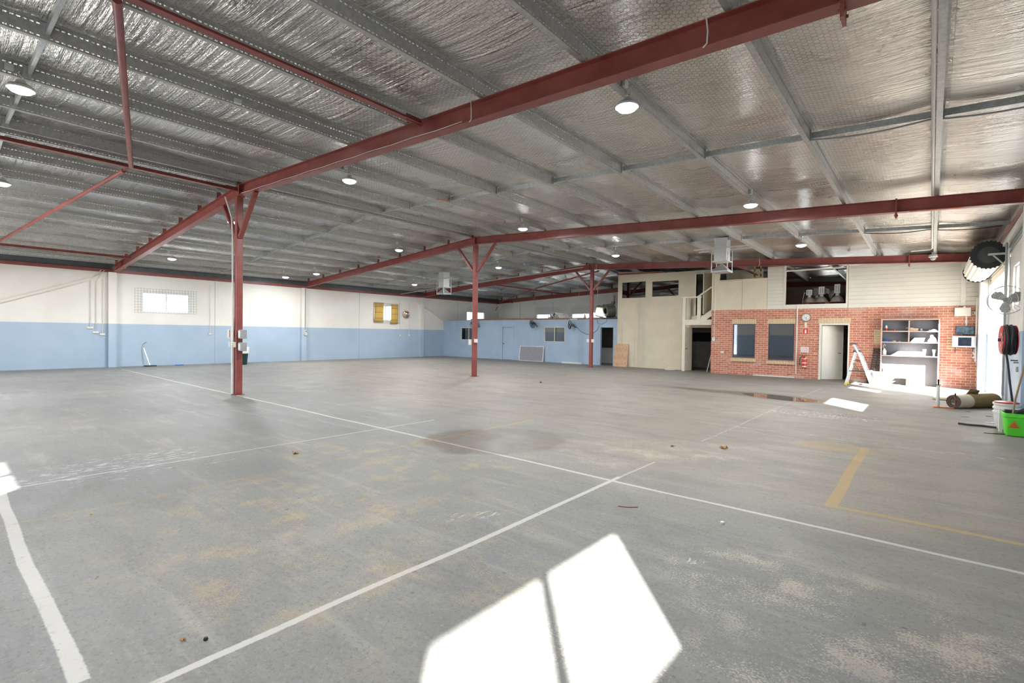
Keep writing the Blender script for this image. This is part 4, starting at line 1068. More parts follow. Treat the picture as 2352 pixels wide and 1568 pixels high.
for o_ in (-0.03, 0.03): MB().tube([(-15.6, OY - 0.16 + o_, 0.08), (-14.34, OY - 0.16 + o_, 0.08)], 0.013, 8).build('tube', 'white_plastic', g, True)
tag(MB().hexa(lean(-12.42, -11.66, 1.15, OY - 0.20, OY - 0.03, 0.014)).build('plywood_sheet', 'ply'), 'bare plywood sheet leaning where blue office meets cream wall', 'plywood sheet')
for x_, z_, lb in ((-12.02, 2.28, 'small white junction box high on the cream wall, left end'), (-12.20, 1.33, 'small white switch on the cream wall above the plywood sheet')):
    g = thing('wall_switch', lb, 'switch', (x_, OY - 0.03, z_)); MB().box(x_ - 0.05, x_ + 0.05, OY - 0.03, OY, z_, z_ + 0.10).build('plate', 'white_plastic', g, bevel=0.004)
    MB().box(x_ - 0.015, x_ + 0.015, OY - 0.037, OY - 0.03, z_ + 0.03, z_ + 0.07).build('rocker', 'cream_trim', g)
tag(MB().tube([(-12.12, OY - 0.01, 1.43), (-12.10, OY - 0.01, 2.3)], 0.006, 6).build('switch_cable', 'conduit_cream'), 'thin cable above the switch on the cream wall', 'cable')
tag(MB().tube([(-12.02, OY - 0.01, 2.27), (-12.05, OY - 0.01, 1.16)], 0.006, 6).build('switch_cable', 'conduit_cream'), 'thin cable below the junction box on the cream wall', 'cable')
g = thing('floor_outlet', 'round cream vent low on the cream wall', 'vent', (-9.75, OY - 0.02, 0.28)); MB().lathe([(0.05, 0), (0.05, 0.02), (0.03, 0.03)], (-9.75, OY, 0.32), (0, -1, 0), 16).build('cover', 'white_plastic', g, True)
tag(MB().lathe([(0.24, 0), (0.25, 0.03), (0.23, 0.035)], (-9.35, OY - 0.35, 0), n=24).build('paint_tin_cover', 'white_plastic', smooth=True), 'round white lid lying on the floor beside the stair landing post', 'lid')
g = thing('kitchen_counter', 'dim kitchen counter seen inside the blue office doorway', 'counter', (-13.2, OY + 2.2, 0))
MB().box(-14.7, -12.4, OY + 2.0, OY + 2.56, 0.0, 0.86).build('cabinet', 'white_plastic', g); MB().box(-14.72, -12.4, OY + 1.97, OY + 2.57, 0.86, 0.90).build('worktop', 'grey_board', g)
MB().tube([(-13.0, OY + 2.4, 0.9), (-13.0, OY + 2.4, 1.15), (-13.0, OY + 2.25, 1.18)], 0.012, 8).build('tap', 'alu', g, True)

# things stored on the office roof
def beamlog(x0, x1, y, z, w_, h_, mat, lab, cat='timber'):
    return tag(B(x0, x1, y, y + w_, z, z + h_).build('timber_beam', mat, bevel=0.004), lab, cat, 'timbers on the office roof')
beamlog(-23.0, -17.6, OY + 0.02, 2.42, 0.10, 0.10, 'timber_brown', 'long brown timber lying along the office roof edge, left part')
beamlog(-17.9, -14.6, OY + 0.14, 2.42, 0.12, 0.09, 'timber_brown', 'brown timber behind the tube bundle on the office roof')
beamlog(-14.6, -13.2, OY + 0.05, 2.42, 0.07, 0.07, 'timber_brown', 'short brown timber on the office roof behind the office-side post')
beamlog(-25.2, -23.1, OY + 0.10, 2.42, 0.06, 0.04, 'timber_grey', 'thin grey timber at the far left end of the office roof')
g = thing('pallet', 'grey timber pallet carrying the tube bundle on the office roof', 'pallet', (-16.5, 23.7, 2.42))
for i in range(3): MB().box(-17.05 + i * 0.55, -16.95 + i * 0.55, 23.15, 24.3, 2.42, 2.50).build('bearer', 'timber_grey', g)
for i in range(6): MB().box(-17.1, -15.7, 23.15 + i * 0.20, 23.28 + i * 0.20, 2.50, 2.52).build('deck_board', 'timber_grey', g)
rr = random.Random(3)
proto_t = None
tubes = []
for row in range(5):
    for k_ in range(9 - row * 2 + (1 if row else 0)):
        tubes.append((0.06 + k_ * 0.085 + row * 0.085 + rr.uniform(-0.012, 0.012), 2.553 + row * 0.066 + rr.uniform(-0.004, 0.004)))
for i, (t, z) in enumerate(tubes):
    # the tubes lie along a line running back and to the right
    u = Vector((-0.05, 1.0, 0)).normalized(); s_ = Vector((1.0, 0.05, 0)).normalized()
    base = Vector((-17.0, 23.16, z)) + s_ * t + u * rr.uniform(-0.06, 0.10)
    if i == 0:
        q = MB().tube([(0, 0, 0), u * 1.45], 0.032, 8)
        proto_t = q.build('bundled_tube', 'tube_grey', origin=(0, 0, 0), smooth=True)
        tag(proto_t, 'pale tube in the bundle stacked on the pallet over the blue office', 'tube', 'tubes bundled on the pallet')
        o = proto_t
    else:
        o = proto_t.copy(); COL.objects.link(o)
    o.location = base
tag(B(-15.30, -14.85, OY + 0.10, OY + 0.45, 2.42, 2.46).build('white_sheet', 'white_plastic'), 'flat white panel on the office roof beside the tube bundle', 'panel')
q = MB().prism([(0, 0), (0.42, 0), (0.42, 0.06), (0.36, 0.30), (0.32, 0.33), (0.27, 0.12), (0.1, 0.05)], (1, 0, 0), (0, 0, 1), (-14.75, OY + 0.2, 2.42), (0, 0.03, 0))
tag(q.build('ply_offcut', 'plywood'), 'pointed plywood offcut standing on the office roof', 'offcut')
def blower(c_, axis, R_, L_, lab):
    c_ = Vector(c_); x_, y_, z_ = frame(axis)
    g = thing('axial_blower', lab, 'blower fan', (c_.x, c_.y, 2.42), 'green blowers on the office roof')
    MB().lathe([(R_, 0), (R_ * 1.04, 0.01), (R_, 0.03), (R_ * 0.98, L_), (R_ * 0.80, L_ + 0.12), (R_ * 0.45, L_ + 0.14), (R_ * 0.45, L_ + 0.10), (R_ * 0.9, L_ - 0.02), (R_ * 0.93, 0.03)], c_, axis, 28, False).build('housing', 'drab_green', g, True)
    MB().lathe([(0.02, 0.10), (0.11, 0.12), (0.13, 0.2), (0.13, L_)], c_, axis, 18).build('motor', 'black', g, True)
    for i in range(4):
        a = 2 * math.pi * i / 4 + 0.4; u = x_ * math.cos(a) + y_ * math.sin(a); v = z_.cross(u)
        MB().ob(c_ + u * (R_ * 0.52) + z_ * 0.16, u * (R_ * 0.36), v * 0.08 + z_ * 0.03, z_ * 0.006).build('blade', 'timber_brown', g)
    MB().box(c_.x - 0.3, c_.x + 0.3, c_.y - 0.2, c_.y + 0.2, 2.42, 2.46).build('base_plate', 'black', g)
    for sx in (-0.25, 0.25): MB().bar((c_.x + sx, c_.y, 2.46), (c_.x + sx * 0.5, c_.y, c_.z - R_ * 0.7), 0.04, 0.03).build('stand_leg', 'black', g)
    MB().box(c_.x - 0.07, c_.x + 0.10, c_.y - 0.05, c_.y + 0.08, c_.z + R_ * 0.95, c_.z + R_ * 0.95 + 0.12).build('terminal_box', 'drab_green', g)
    return g
blower((-12.95, 23.5, 2.90), (-0.5, -0.8, -0.1), 0.37, 0.30, 'drab green axial blower with open mouth beside the cream wall')
blower((-13.75, 24.0, 2.84), (-0.75, -0.6, 0.2), 0.33, 0.35, 'drab green blower behind the open-mouthed one, next to the lit tube')
tag(B(-14.2, -12.4, OY + 0.2, OY + 0.55, 2.42, 2.52).build('dark_rack', 'black'), 'low dark rack under the green blowers', 'rack')
g = thing('tube_light', 'lit white fluorescent tube slanting in front of the green blowers', 'tube light', (-13.7, 23.2, 2.7))
MB().tube([(-13.95, 23.1, 2.76), (-13.45, 23.35, 2.62)], 0.035, 10).build('tube', 'tube_on', g, True)
MB().box(-14.0, -13.94, 23.06, 23.14, 2.52, 2.80).build('end_cap', 'white_plastic', g)
g = thing('hanging_cable', 'coiled cable hanging from the roof near the far left corner', 'cable', (-22.6, 25.0, 3.0))
MB().tube([(-22.15, 25.0, zp(-22.15, 25.0) + 0.004), (-22.6, 25.0, 4.1), (-22.6, 25.0, 3.45)], 0.006, 6).build('cord', 'black_rubber', g)
MB().tube([Vector((-22.6 + 0.10 * math.cos(a * 0.7), 25.0 + 0.05 * math.sin(a * 0.7), 3.28 + 0.14 * math.sin(a * 0.7 + 1))) for a in range(22)], 0.012, 6).build('coil', 'timber_brown', g, True)
for x_, y_, z0_, lb in ((-15.78, 24.6, 3.2, 'thin cable hanging over the pallet of tubes'), (-14.35, 24.3, 3.0, 'thin cable hanging left of the office-side post'), (-18.98, 24.5, 3.6, 'short thin cable hanging over the middle of the office roof')):
    tag(MB().tube([(x_, y_, zp(x_, y_) + 0.004), (x_, y_, z0_), (x_ + 0.05, y_, z0_ - 0.15), (x_ + 0.09, y_, z0_)], 0.007, 6).build('drop_cable', 'grey_plastic', smooth=True), lb, 'cable', 'hanging cables')

L = bpy.data.lights.new('tube_lamp', 'AREA'); L.shape = 'RECTANGLE'; L.size = 0.5; L.size_y = 0.06; L.energy = 70; L.color = (0.97, 0.98, 1.0)
lo = bpy.data.objects.new('tube_lamp', L); COL.objects.link(lo); lo.location = (-13.75, 23.3, 2.80); lo.rotation_euler = Vector((-0.85, 0.45, 0.30)).to_track_quat('-Z', 'Y').to_euler()
# ================================================================ stair landing beside the cream wall
g = thing('stair_landing', 'cream timber stair landing with railings over the dark doorway', 'stair landing', (-8.2, 22.5, 0))
LY0 = 22.30
MB().box(-8.66, -7.36, LY0, OY - 0.04, 2.20, 2.32).build('platform', 'cream_trim', g)
MB().box(-8.66, -7.36, LY0 - 0.03, LY0, 2.10, 2.34).build('fascia_board', 'cream_trim', g)
MB().box(-8.70, -8.56, LY0 - 0.036, LY0 + 0.08, 0, 3.32).build('post', 'cream_trim', g, bevel=0.006)
MB().box(-8.04, -7.88, LY0 - 0.04, LY0 + 0.06, 2.12, 3.32).build('post', 'cream_trim', g, bevel=0.006)
MB().box(-8.76, -7.86, LY0 - 0.05, LY0 + 0.10, 3.32, 3.38).build('handrail', 'cream_trim', g)
MB().bar((-8.02, LY0 + 0.02, 3.36), (-7.30, LY0 + 0.02, 3.84), 0.12, 0.06).build('handrail', 'cream_trim', g)
MB().bar((-7.92, LY0 + 0.02, 2.28), (-7.20, LY0 + 0.02, 2.78), 0.05, 0.24).build('stringer', 'cream_trim', g)
for i in range(3): MB().box(-7.85 + i * 0.25, -7.60 + i * 0.25, LY0 + 0.06, OY - 0.05, 2.40 + i * 0.18, 2.43 + i * 0.18).build('tread', 'timber_brown', g)
MB().box(-8.55, -8.52, OY - 0.05, OY - 0.02, 2.32, 3.3).build('baluster', 'cream_trim', g)
# the step below the upstairs door
tag(B(-8.40, -7.55, OY - 0.30, OY - 0.04, 2.33, 2.50).build('door_step', 'cream_trim'), 'low cream step on the landing below the tall dark doorway', 'step')
for i, (x_, lb) in enumerate(((-8.58, 'thin rod leaning beside the landing post, left one'), (-8.52, 'thin rod leaning beside the landing post, right one'))):
    tag(MB().tube([(x_ - 0.16, OY - 0.45, 0), (x_ - 0.02 + 0.04 * i, OY - 0.05, 0.95)], 0.010, 6).build('leaning_rod', 'steel_pipe' if i else 'red_enamel'), lb, 'rod')
tag(MB().bar((-7.62, BY + 0.30, 0.01), (-7.46, BY + 0.50, 1.0), 0.04, 0.02).build('leaning_trim', 'alu'), 'bright metal strip leaning at the brick corner of the dark doorway', 'metal strip')
g = thing('steel_beam', 'dark red steel bar along the top of the cream wall', 'steel bar', (-12.3, OY - 0.10, 4.62)); MB().bar((-12.35, OY - 0.06, 4.70), (-9.9, OY - 0.06, 4.66), 0.07, 0.07).build('bar', 'red', g)
# hazard straps glimpsed behind the panel
for x_, lb in ((-5.97, 'yellow and black strap behind the cream panel, left one'), (-5.72, 'yellow and black strap behind the cream panel, right one')):
    g = thing('hazard_strap', lb, 'strap', (x_, 23.4, 3.7))
    for i in range(9): MB().box(x_ - 0.025, x_ + 0.025, 23.4, 23.41, 3.74 + i * 0.12, 3.86 + i * 0.12).build('stripe', 'yellow' if i % 2 else 'black', g)

# ================================================================ brick wall fittings
yb = BY
def vconduit(x, z0, z1, r_, lab, mat='pinkish_white', yy=None):
    yy = yb - r_ - 0.004 if yy is None else yy
    o = MB().tube([(x, yy, z0), (x, yy, z1)], r_, 10)
    for z_ in (z0 + 0.15, (z0 + z1) / 2, z1 - 0.2): o.box(x - r_ - 0.012, x + r_ + 0.012, yy - r_ * 0.4, yb, z_, z_ + 0.02)
    return tag(o.build('wall_conduit', mat, smooth=True), lab, 'conduit', 'brick wall conduits')
vconduit(-4.06, 0.18, 2.86, 0.024, 'pale conduit between second brick window and fire extinguisher')
vconduit(-7.22, 1.55, 4.2, 0.016, 'thin white conduit at the left corner of the brick wall')
vconduit(0.86, 2.02, 2.40, 0.026, 'short conduit between white cabinet and security monitor')
g = thing('wall_switch', 'white isolator switch at the left corner of the brick wall', 'switch', (-7.24, yb - 0.06, 1.42))
MB().box(-7.30, -7.18, yb - 0.07, yb, 1.40, 1.56).build('housing', 'white_plastic', g, bevel=0.01); MB().lathe([(0.02, 0), (0.02, 0.015)], (-7.24, yb - 0.07, 1.51), (0, -1, 0), 10).build('knob', 'grey_plastic', g)
g = thing('wall_socket', 'white socket on the bricks left of the first brick window', 'socket', (-6.87, yb - 0.04, 0.88))
MB().box(-6.94, -6.80, yb - 0.045, yb, 0.88, 0.97).build('housing', 'white_plastic', g, bevel=0.006)
for s_ in (-0.03, 0.03): MB().box(-6.87 + s_ - 0.012, -6.87 + s_ + 0.012, yb - 0.05, yb - 0.045, 0.91, 0.935).build('rocker', 'cream_trim', g)
g = thing('wall_clock', 'round white wall clock on the bricks above the extinguisher', 'clock', (-3.75, yb - 0.05, 2.22))
MB().lathe([(0.145, 0), (0.165, 0.015), (0.165, 0.04), (0.145, 0.045), (0.138, 0.03)], (-3.75, yb, 2.385), (0, -1, 0), 32, False).build('case', 'brown_board', g, True)
MB().lathe([(0.142, 0.0), (0.142, 0.028)], (-3.75, yb, 2.385), (0, -1, 0), 32).build('dial', 'white_plastic', g)
q = MB()
for i in range(12):
    a = i * math.pi / 6; q.ob((-3.75 + 0.115 * math.sin(a), yb - 0.03, 2.385 + 0.115 * math.cos(a)), (0.006, 0, 0), (0, 0.002, 0), (0, 0, 0.010))
q.build('hour_marks', 'black', g)
for a, l_ in ((math.radians(250), 0.07), (math.radians(175), 0.10)):
    u = Vector((math.sin(a), 0, math.cos(a))); MB().bar(Vector((-3.75, yb - 0.034, 2.385)) - u * 0.015, Vector((-3.75, yb - 0.034, 2.385)) + u * l_, 0.008, 0.003, (0, 1, 0)).build('hand', 'black', g)
g = thing('extinguisher_sign', 'red fire extinguisher sign below the clock', 'sign', (-3.76, yb - 0.012, 1.72))
MB().box(-3.86, -3.66, yb - 0.008, yb, 1.71, 1.98).build('plate', 'plywood', g)
MB().box(-3.84, -3.68, yb - 0.012, yb - 0.008, 1.74, 1.96).build('red_field', 'red_enamel', g)
q = MB(); q.box(-3.79, -3.73, yb - 0.015, yb - 0.012, 1.77, 1.89); q.box(-3.775, -3.745, yb - 0.015, yb - 0.012, 1.89, 1.93); q.build('pictogram', 'white_plastic', g)
tag(B(-3.79, -3.72, yb - 0.02, yb, 2.0, 2.2).build('sign_strip', 'cream_light'), 'narrow cream strip between clock and red sign', 'strip')
g = thing('notice', 'white notice with a red heading above the extinguisher', 'notice', (-3.77, yb - 0.006, 1.0))
MB().box(-3.91, -3.64, yb - 0.006, yb, 1.02, 1.24).build('plate', 'pinkish_white', g)
q = MB()
for i in range(14):
    a = math.pi * (0.1 + 0.8 * i / 13); q.ob((-3.775 - 0.095 * math.cos(a), yb - 0.008, 1.12 + 0.06 * math.sin(a)), (0.005, 0, 0), (0, 0.001, 0), (0, 0, 0.008))
for z_ in (1.06, 1.085, 1.11): q.box(-3.87, -3.68, yb - 0.008, yb - 0.006, z_, z_ + 0.006)
q.build('print', 'orange', g)
g = thing('fire_extinguisher', 'red fire extinguisher with white bands hanging on the brick wall', 'fire extinguisher', (-3.76, yb - 0.11, 0.42))
cx_, cy_ = -3.76, yb - 0.11
MB().lathe([(0.06, 0), (0.078, 0.015), (0.08, 0.05), (0.08, 0.36), (0.07, 0.40), (0.035, 0.43), (0.025, 0.45)], (cx_, cy_, 0.42), n=24).build('cylinder', 'red_enamel', g, True)
for z0_, z1_ in ((0.46, 0.50), (0.60, 0.64), (0.765, 0.79)): MB().lathe([(0.0815, z0_), (0.0815, z1_)], (cx_, cy_, 0), n=24, caps=False).build('label_band', 'white_plastic', g, True)
MB().box(cx_ - 0.02, cx_ + 0.02, cy_ - 0.02, cy_ + 0.02, 0.86, 0.90).build('valve', 'dark_steel', g); MB().bar((cx_ - 0.02, cy_, 0.91), (cx_ + 0.09, cy_ - 0.02, 0.94), 0.025, 0.012).build('lever', 'dark_steel', g)
MB().tube([(cx_ - 0.02, cy_, 0.88), (cx_ - 0.10, cy_ - 0.02, 0.87), (cx_ - 0.15, cy_ - 0.02, 0.78), (cx_ - 0.16, cy_ - 0.01, 0.62), (cx_ - 0.15, cy_, 0.52)], 0.014, 8).build('hose', 'black_rubber', g, True)
tag(MB().lathe([(0.03, 0), (0.04, 0.01), (0.03, 0.02)], (cx_ + 0.06, cy_ - 0.05, 0.80), (0, -1, 0), 12).build('yellow_tag', 'yellow'), 'small yellow tag on the shoulder of the extinguisher', 'tag')
tag(B(-5.62, -4.10, yb - 0.10, yb - 0.03, 0.0, 0.05).build('floor_pipe', 'white_plastic', bevel=0.015), 'white plastic pipe lying along the foot of the brick wall', 'pipe')
tag(MB().bar((-2.9, yb - 0.45, 0.003), (-2.35, yb - 0.62, 0.003), 0.05, 0.006).build('door_mat_strip', 'black'), 'thin dark strip on the floor outside the white door', 'strip')
for z_, lb in ((1.54, 'upper white chalk line on the bricks left of the white door'), (0.98, 'lower white chalk line on the bricks left of the white door')): tag(B(-3.46, -3.33, yb - 0.004, yb, z_, z_ + 0.012).build('chalk_mark', 'white_plastic'), lb, 'mark')

# ladder
def rail(g, p_, q_, w_=0.075, h_=0.03, mat='alu', nm='rail'): return MB().bar(p_, q_, w_, h_, (0, 1, 0)).build(nm, mat, g, bevel=0.004)
g = thing('step_ladder', 'open aluminium step ladder standing right of the white door', 'ladder', (-1.87, 20.75, 0))
apx = -1.96; zt_ = 1.13
for y_ in (20.45, 20.98):
    yc = 20.72 + (y_ - 20.72) * 0.72
    rail(g, (-2.24, y_, 0.03), (apx - 0.03, yc, zt_), 0.055)
    rail(g, (-1.50, y_, 0.03), (apx + 0.07, yc, zt_), 0.085)
    MB().box(-2.27, -2.19, y_ - 0.03, y_ + 0.03, 0, 0.06).build('foot', 'yellow', g); MB().box(-1.54, -1.44, y_ - 0.03, y_ + 0.03, 0, 0.06).build('foot', 'yellow', g)
    MB().bar((-2.07, y_ * 0.3 + yc * 0.7, 0.84), (-1.82, y_ * 0.3 + yc * 0.7, 0.84), 0.02, 0.02).build('spreader', 'dark_steel', g)
    MB().bar((-2.15, y_ * 0.7 + yc * 0.3, 0.48), (-1.70, y_ * 0.7 + yc * 0.3, 0.48), 0.02, 0.025).build('spreader', 'dark_steel', g)
    MB().bar((-2.06, y_ * 0.3 + yc * 0.7, 0.80), (-1.93, y_ * 0.6 + yc * 0.4, 0.48), 0.012, 0.02).build('spreader', 'dark_steel', g)
    rail(g, (apx + 0.05, yc, zt_), (apx - 0.08, yc, zt_ + 0.26), 0.06)
for i in range(4):
    t = 0.2 + 0.22 * i; x_ = lerp(-1.50, apx + 0.07, t); z_ = lerp(0.03, zt_, t); w2 = 0.26 - 0.06 * t
    MB().box(x_ - 0.04, x_ + 0.05, 20.715 - w2, 20.715 + w2, z_, z_ + 0.025).build('step', 'alu', g)
MB().box(apx - 0.09, apx + 0.12, 20.52, 20.92, zt_ - 0.02, zt_ + 0.06).build('top_platform', 'dark_steel', g, bevel=0.01)
MB().box(apx - 0.20, apx + 0.0, 20.52, 20.92, zt_ + 0.26, zt_ + 0.31).build('tool_tray', 'dark_steel', g, bevel=0.01)
def bucket(c_, r0, r1, h_, mat, lab, cat='bucket', rim=None, handle=True, group=None):
    X, Y, Z_ = c_; g = thing('bucket', lab, cat, c_, group)
    MB().lathe([(r0 * 0.95, 0), (r0, 0.01), (r1, h_ - 0.03), (r1 + 0.012, h_ - 0.03), (r1 + 0.012, h_), (r1 - 0.006, h_), (r0 - 0.008, 0.015), (0.01, 0.015)], c_, n=28).build('body', mat, g, True)
    if handle: MB().tube([(X + r1 * math.cos(a), Y + r1 * math.sin(a) * 0.4 - 0.02, Z_ + h_ - 0.05 - 0.13 * math.sin(a)) for a in [math.pi * i / 10 for i in range(11)]], 0.004, 6).build('handle', 'steel_pipe', g, True)
    return g
bucket((-1.42, 21.45, 0), 0.15, 0.18, 0.44, 'white_plastic', 'big white plastic bucket behind the ladder foot')
bucket((-1.66, 21.85, 0), 0.10, 0.12, 0.36, 'black', 'dark grey bucket between ladder and brick wall')
tag(MB().lathe([(0.19, 0), (0.20, 0.02), (0.16, 0.05), (0.10, 0.10), (0.02, 0.12)], (-1.72, 21.85, 0.385), (0.15, 0, 1), 20).build('round_cover', 'grey_plastic', smooth=True), 'dark tilted lid resting on the grey bucket', 'lid')
g = thing('plastic_rack', 'black slatted plastic panel leaning beside the shelf unit', 'slatted panel', (-1.52, 21.95, 0))
for i in range(16):
    z_ = 0.03 + i * 0.078; yl = yb - 0.32 + 0.26 * z_ / 1.25; xl = -1.64 + 0.10 * z_
    MB().box(xl - 0.06, xl + 0.20, yl, yl + 0.02, z_, z_ + 0.04).build('slat', 'black', g)
for s_ in (-0.06, 0.07, 0.19): MB().bar((-1.64 + s_, yb - 0.315, 0), (-1.52 + s_, yb - 0.055, 1.26), 0.018, 0.02).build('upright', 'black', g)
for i, (x_, z1_) in enumerate(((-1.26, 0.46),)): tag(MB().bar((x_, 21.48, 0.0), (x_ + 0.04, 21.66, z1_), 0.07, 0.03).build('white_offcut', 'white_plastic'), 'white upright offcut leaning by the big white bucket', 'offcut')
q = MB(); rr2 = random.Random(5)
for i in range(5): tag(MB().ob((-1.16 + rr2.uniform(-.05, .05), 21.55 + rr2.uniform(-.05, .05), 0.03 + i * 0.055), (0.09, 0.02, 0.0), (-0.01, 0.05, 0.01), (0, 0, 0.018)).build('white_block', 'white_plastic'), 'white scrap piece in the small heap left of the shelf unit, %s from the floor' % ['first', 'second', 'third', 'fourth', 'fifth'][i], 'scrap', 'white scrap heap')

# shelf unit
SX0, SX1, SY0, SY1 = -1.37, 0.20, 21.76, 22.12; SH = 2.26
g = thing('shelf_unit', 'tall grey-backed shelf unit standing against the brick wall', 'shelf unit', ((SX0 + SX1) / 2, (SY0 + SY1) / 2, 0))
q = 0.032
def panel(nm, *a, mat='charcoal_board'):
    o = B(*a).build(nm, mat, g); return o
panel('back_panel', SX0 + q, SX1 - q, SY1 - 0.012, SY1, 0.0, SH - q)
for a, b in ((SX0, SX0 + q), (SX1 - q, SX1)):
    panel('side_panel', a, b, SY0, SY1, 0, SH); panel('edge_strip', a - 0.002, b + 0.002, SY0 - 0.004, SY0, 0, SH, mat='salmon_edge')
ZS = [1.03, 1.50, 1.88]
panel('top_panel', SX0, SX1, SY0, SY1, SH, SH + q); panel('edge_strip', SX0 - 0.004, SX1 + 0.004, SY0 - 0.006, SY0, SH, SH + q, mat='salmon_edge')
for z_ in ZS: panel('shelf', SX0 + q, SX1 - q, SY0, SY1 - 0.012, z_ - q, z_); panel('edge_strip', SX0 + q + 0.003, SX1 - q - 0.003, SY0 - 0.003, SY0, z_ - q, z_, mat='salmon_edge')
xm = -0.60
panel('divider', xm - q / 2, xm + q / 2, SY0, SY1 - 0.012, ZS[1], SH - q); panel('edge_strip', xm - q / 2, xm + q / 2, SY0 - 0.004, SY0, ZS[1], SH - q, mat='salmon_edge')
def on_shelf(nm, mb, mat, lab, cat, **kw): return tag(mb.build(nm, mat, **kw), lab, cat)
g = thing('spray_can', 'red and white spray can on the top left shelf', 'spray can', (-1.23, 21.9, ZS[2]))
MB().lathe([(0.03, 0), (0.032, 0.005), (0.032, 0.10)], (-1.23, 21.9, ZS[2]), n=16).build('body', 'red_enamel', g, True)
MB().lathe([(0.0325, 0.10), (0.0325, 0.15), (0.02, 0.175), (0.012, 0.18), (0.012, 0.20)], (-1.23, 21.9, ZS[2]), n=16).build('top', 'white_plastic', g, True)
on_shelf('paper_cup', MB().lathe([(0.03, 0), (0.035, 0.05)], (-1.0, 21.88, ZS[2]), n=14), 'red_enamel', 'small red tub on the top left shelf', 'tub', smooth=True)
g = thing('cardboard_box', 'open brown cardboard box on the top right shelf', 'box', (-0.46, 21.9, ZS[2]))
q2 = MB(); X0, X1, Y0, Y1 = -0.58, -0.35, 21.82, 22.02
for a in ((X0, X1, Y0, Y0 + .005), (X0, X1, Y1 - .005, Y1), (X0, X0 + .005, Y0, Y1), (X1 - .005, X1, Y0, Y1)): q2.box(*a, ZS[2], ZS[2] + 0.09)
q2.box(X0, X1, Y0, Y1, ZS[2], ZS[2] + 0.004); q2.build('walls', 'cardboard', g)
MB().bar((X0, Y0, ZS[2] + 0.09), (X0 - 0.0, Y0 - 0.04, ZS[2] + 0.11), 0.2, 0.004).build('flap', 'cardboard', g)
on_shelf('glass_jar', MB().lathe([(0.03, 0), (0.035, 0.01), (0.035, 0.07), (0.025, 0.085)], (-0.28, 21.88, ZS[2]), n=14), 'grey_plastic', 'small grey jar beside the cardboard box', 'jar', smooth=True)
on_shelf('hand_tool', MB().tube([(-0.21, 21.88, ZS[2] + 0.02), (-0.12, 21.9, ZS[2] + 0.03), (-0.05, 21.92, ZS[2] + 0.02)], 0.02, 8), 'black', 'dark hand tool on the top right shelf', 'tool', smooth=True)
on_shelf('cloth_rag', MB().lathe([(0.09, 0), (0.10, 0.02), (0.06, 0.05), (0.02, 0.06)], (0.06, 21.88, ZS[2]), n=12), 'white_cloth', 'crumpled white rag at the right end of the top shelf', 'rag')
on_shelf('blue_cloth', MB().lathe([(0.09, 0), (0.10, 0.02), (0.07, 0.05), (0.03, 0.07)], (-1.22, 21.88, ZS[1]), n=12), 'blue_plastic', 'blue crumpled bag on the second left shelf', 'bag')
on_shelf('tape_roll', MB().lathe([(0.045, 0), (0.05, 0.01), (0.045, 0.04)], (-1.0, 21.88, ZS[1]), n=14), 'cream_brick', 'small tan roll on the second left shelf', 'roll', smooth=True)
on_shelf('small_fitting', MB().lathe([(0.03, 0), (0.035, 0.01), (0.02, 0.03)], (-0.85, 21.86, ZS[1]), n=12), 'steel_pipe', 'small metal fitting on the second left shelf', 'fitting', smooth=True)
on_shelf('paper_stack', MB().prism([(0.0, 0), (0.36, 0), (0.40, 0.15), (0.12, 0.15)], (1, 0, 0), (0, 0, 1), (-0.57, 21.82, ZS[1]), (0, 0.2, 0)), 'white_plastic', 'sunlit white box on the second right shelf', 'box')
g = thing('plastic_jug', 'crumpled white bag with a pink cap at the right end of the second shelf', 'bag', (0.02, 21.9, ZS[1]))
MB().lathe([(0.12, 0), (0.14, 0.04), (0.10, 0.12), (0.05, 0.18)], (0.03, 21.9, ZS[1]), n=14).build('body', 'white_cloth', g, True); MB().lathe([(0.045, 0.16), (0.05, 0.22), (0.02, 0.25)], (-0.0, 21.88, ZS[1]), n=12).build('cap', 'pinkish_white', g, True)
g = thing('squeeze_bottle', 'white pump bottle with a hooked tube on the third shelf', 'bottle', (-1.27, 21.88, ZS[0]))
MB().lathe([(0.055, 0), (0.06, 0.02), (0.06, 0.14), (0.03, 0.20), (0.02, 0.22)], (-1.27, 21.88, ZS[0]), n=16).build('body', 'white_plastic', g, True)
MB().lathe([(0.022, 0.22), (0.022, 0.245)], (-1.27, 21.88, ZS[0]), n=12).build('cap', 'orange', g); MB().tube([(-1.30, 21.88, ZS[0] + 0.23), (-1.30, 21.88, ZS[0] + 0.33), (-1.27, 21.88, ZS[0] + 0.39), (-1.24, 21.88, ZS[0] + 0.32)], 0.006, 6).build('tube', 'white_plastic', g, True)
on_shelf('styrofoam_block', MB().prism([(0, 0), (0.86, 0), (0.86, 0.12), (0.20, 0.14), (0.10, 0.06)], (1, 0, 0), (0, 0, 1), (-1.10, 21.82, ZS[0]), (0, 0.22, 0)), 'white_plastic', 'long white foam block on the third shelf', 'foam block')
def gun(x_, lab):
    g = thing('spray_gun', lab, 'spray gun', (x_, 21.88, ZS[0]))
    MB().lathe([(0.03, 0), (0.03, 0.10), (0.045, 0.16), (0.045, 0.20)], (x_, 21.88, ZS[0]), n=14).build('cup', 'white_plastic', g, True)
    MB().bar((x_ - 0.05, 21.88, ZS[0] + 0.21), (x_ + 0.05, 21.88, ZS[0] + 0.22), 0.025, 0.03).build('barrel', 'alu', g)
gun(-0.18, 'white spray gun on the third shelf, left of the pair'); gun(0.07, 'white spray gun on the third shelf, right of the pair')
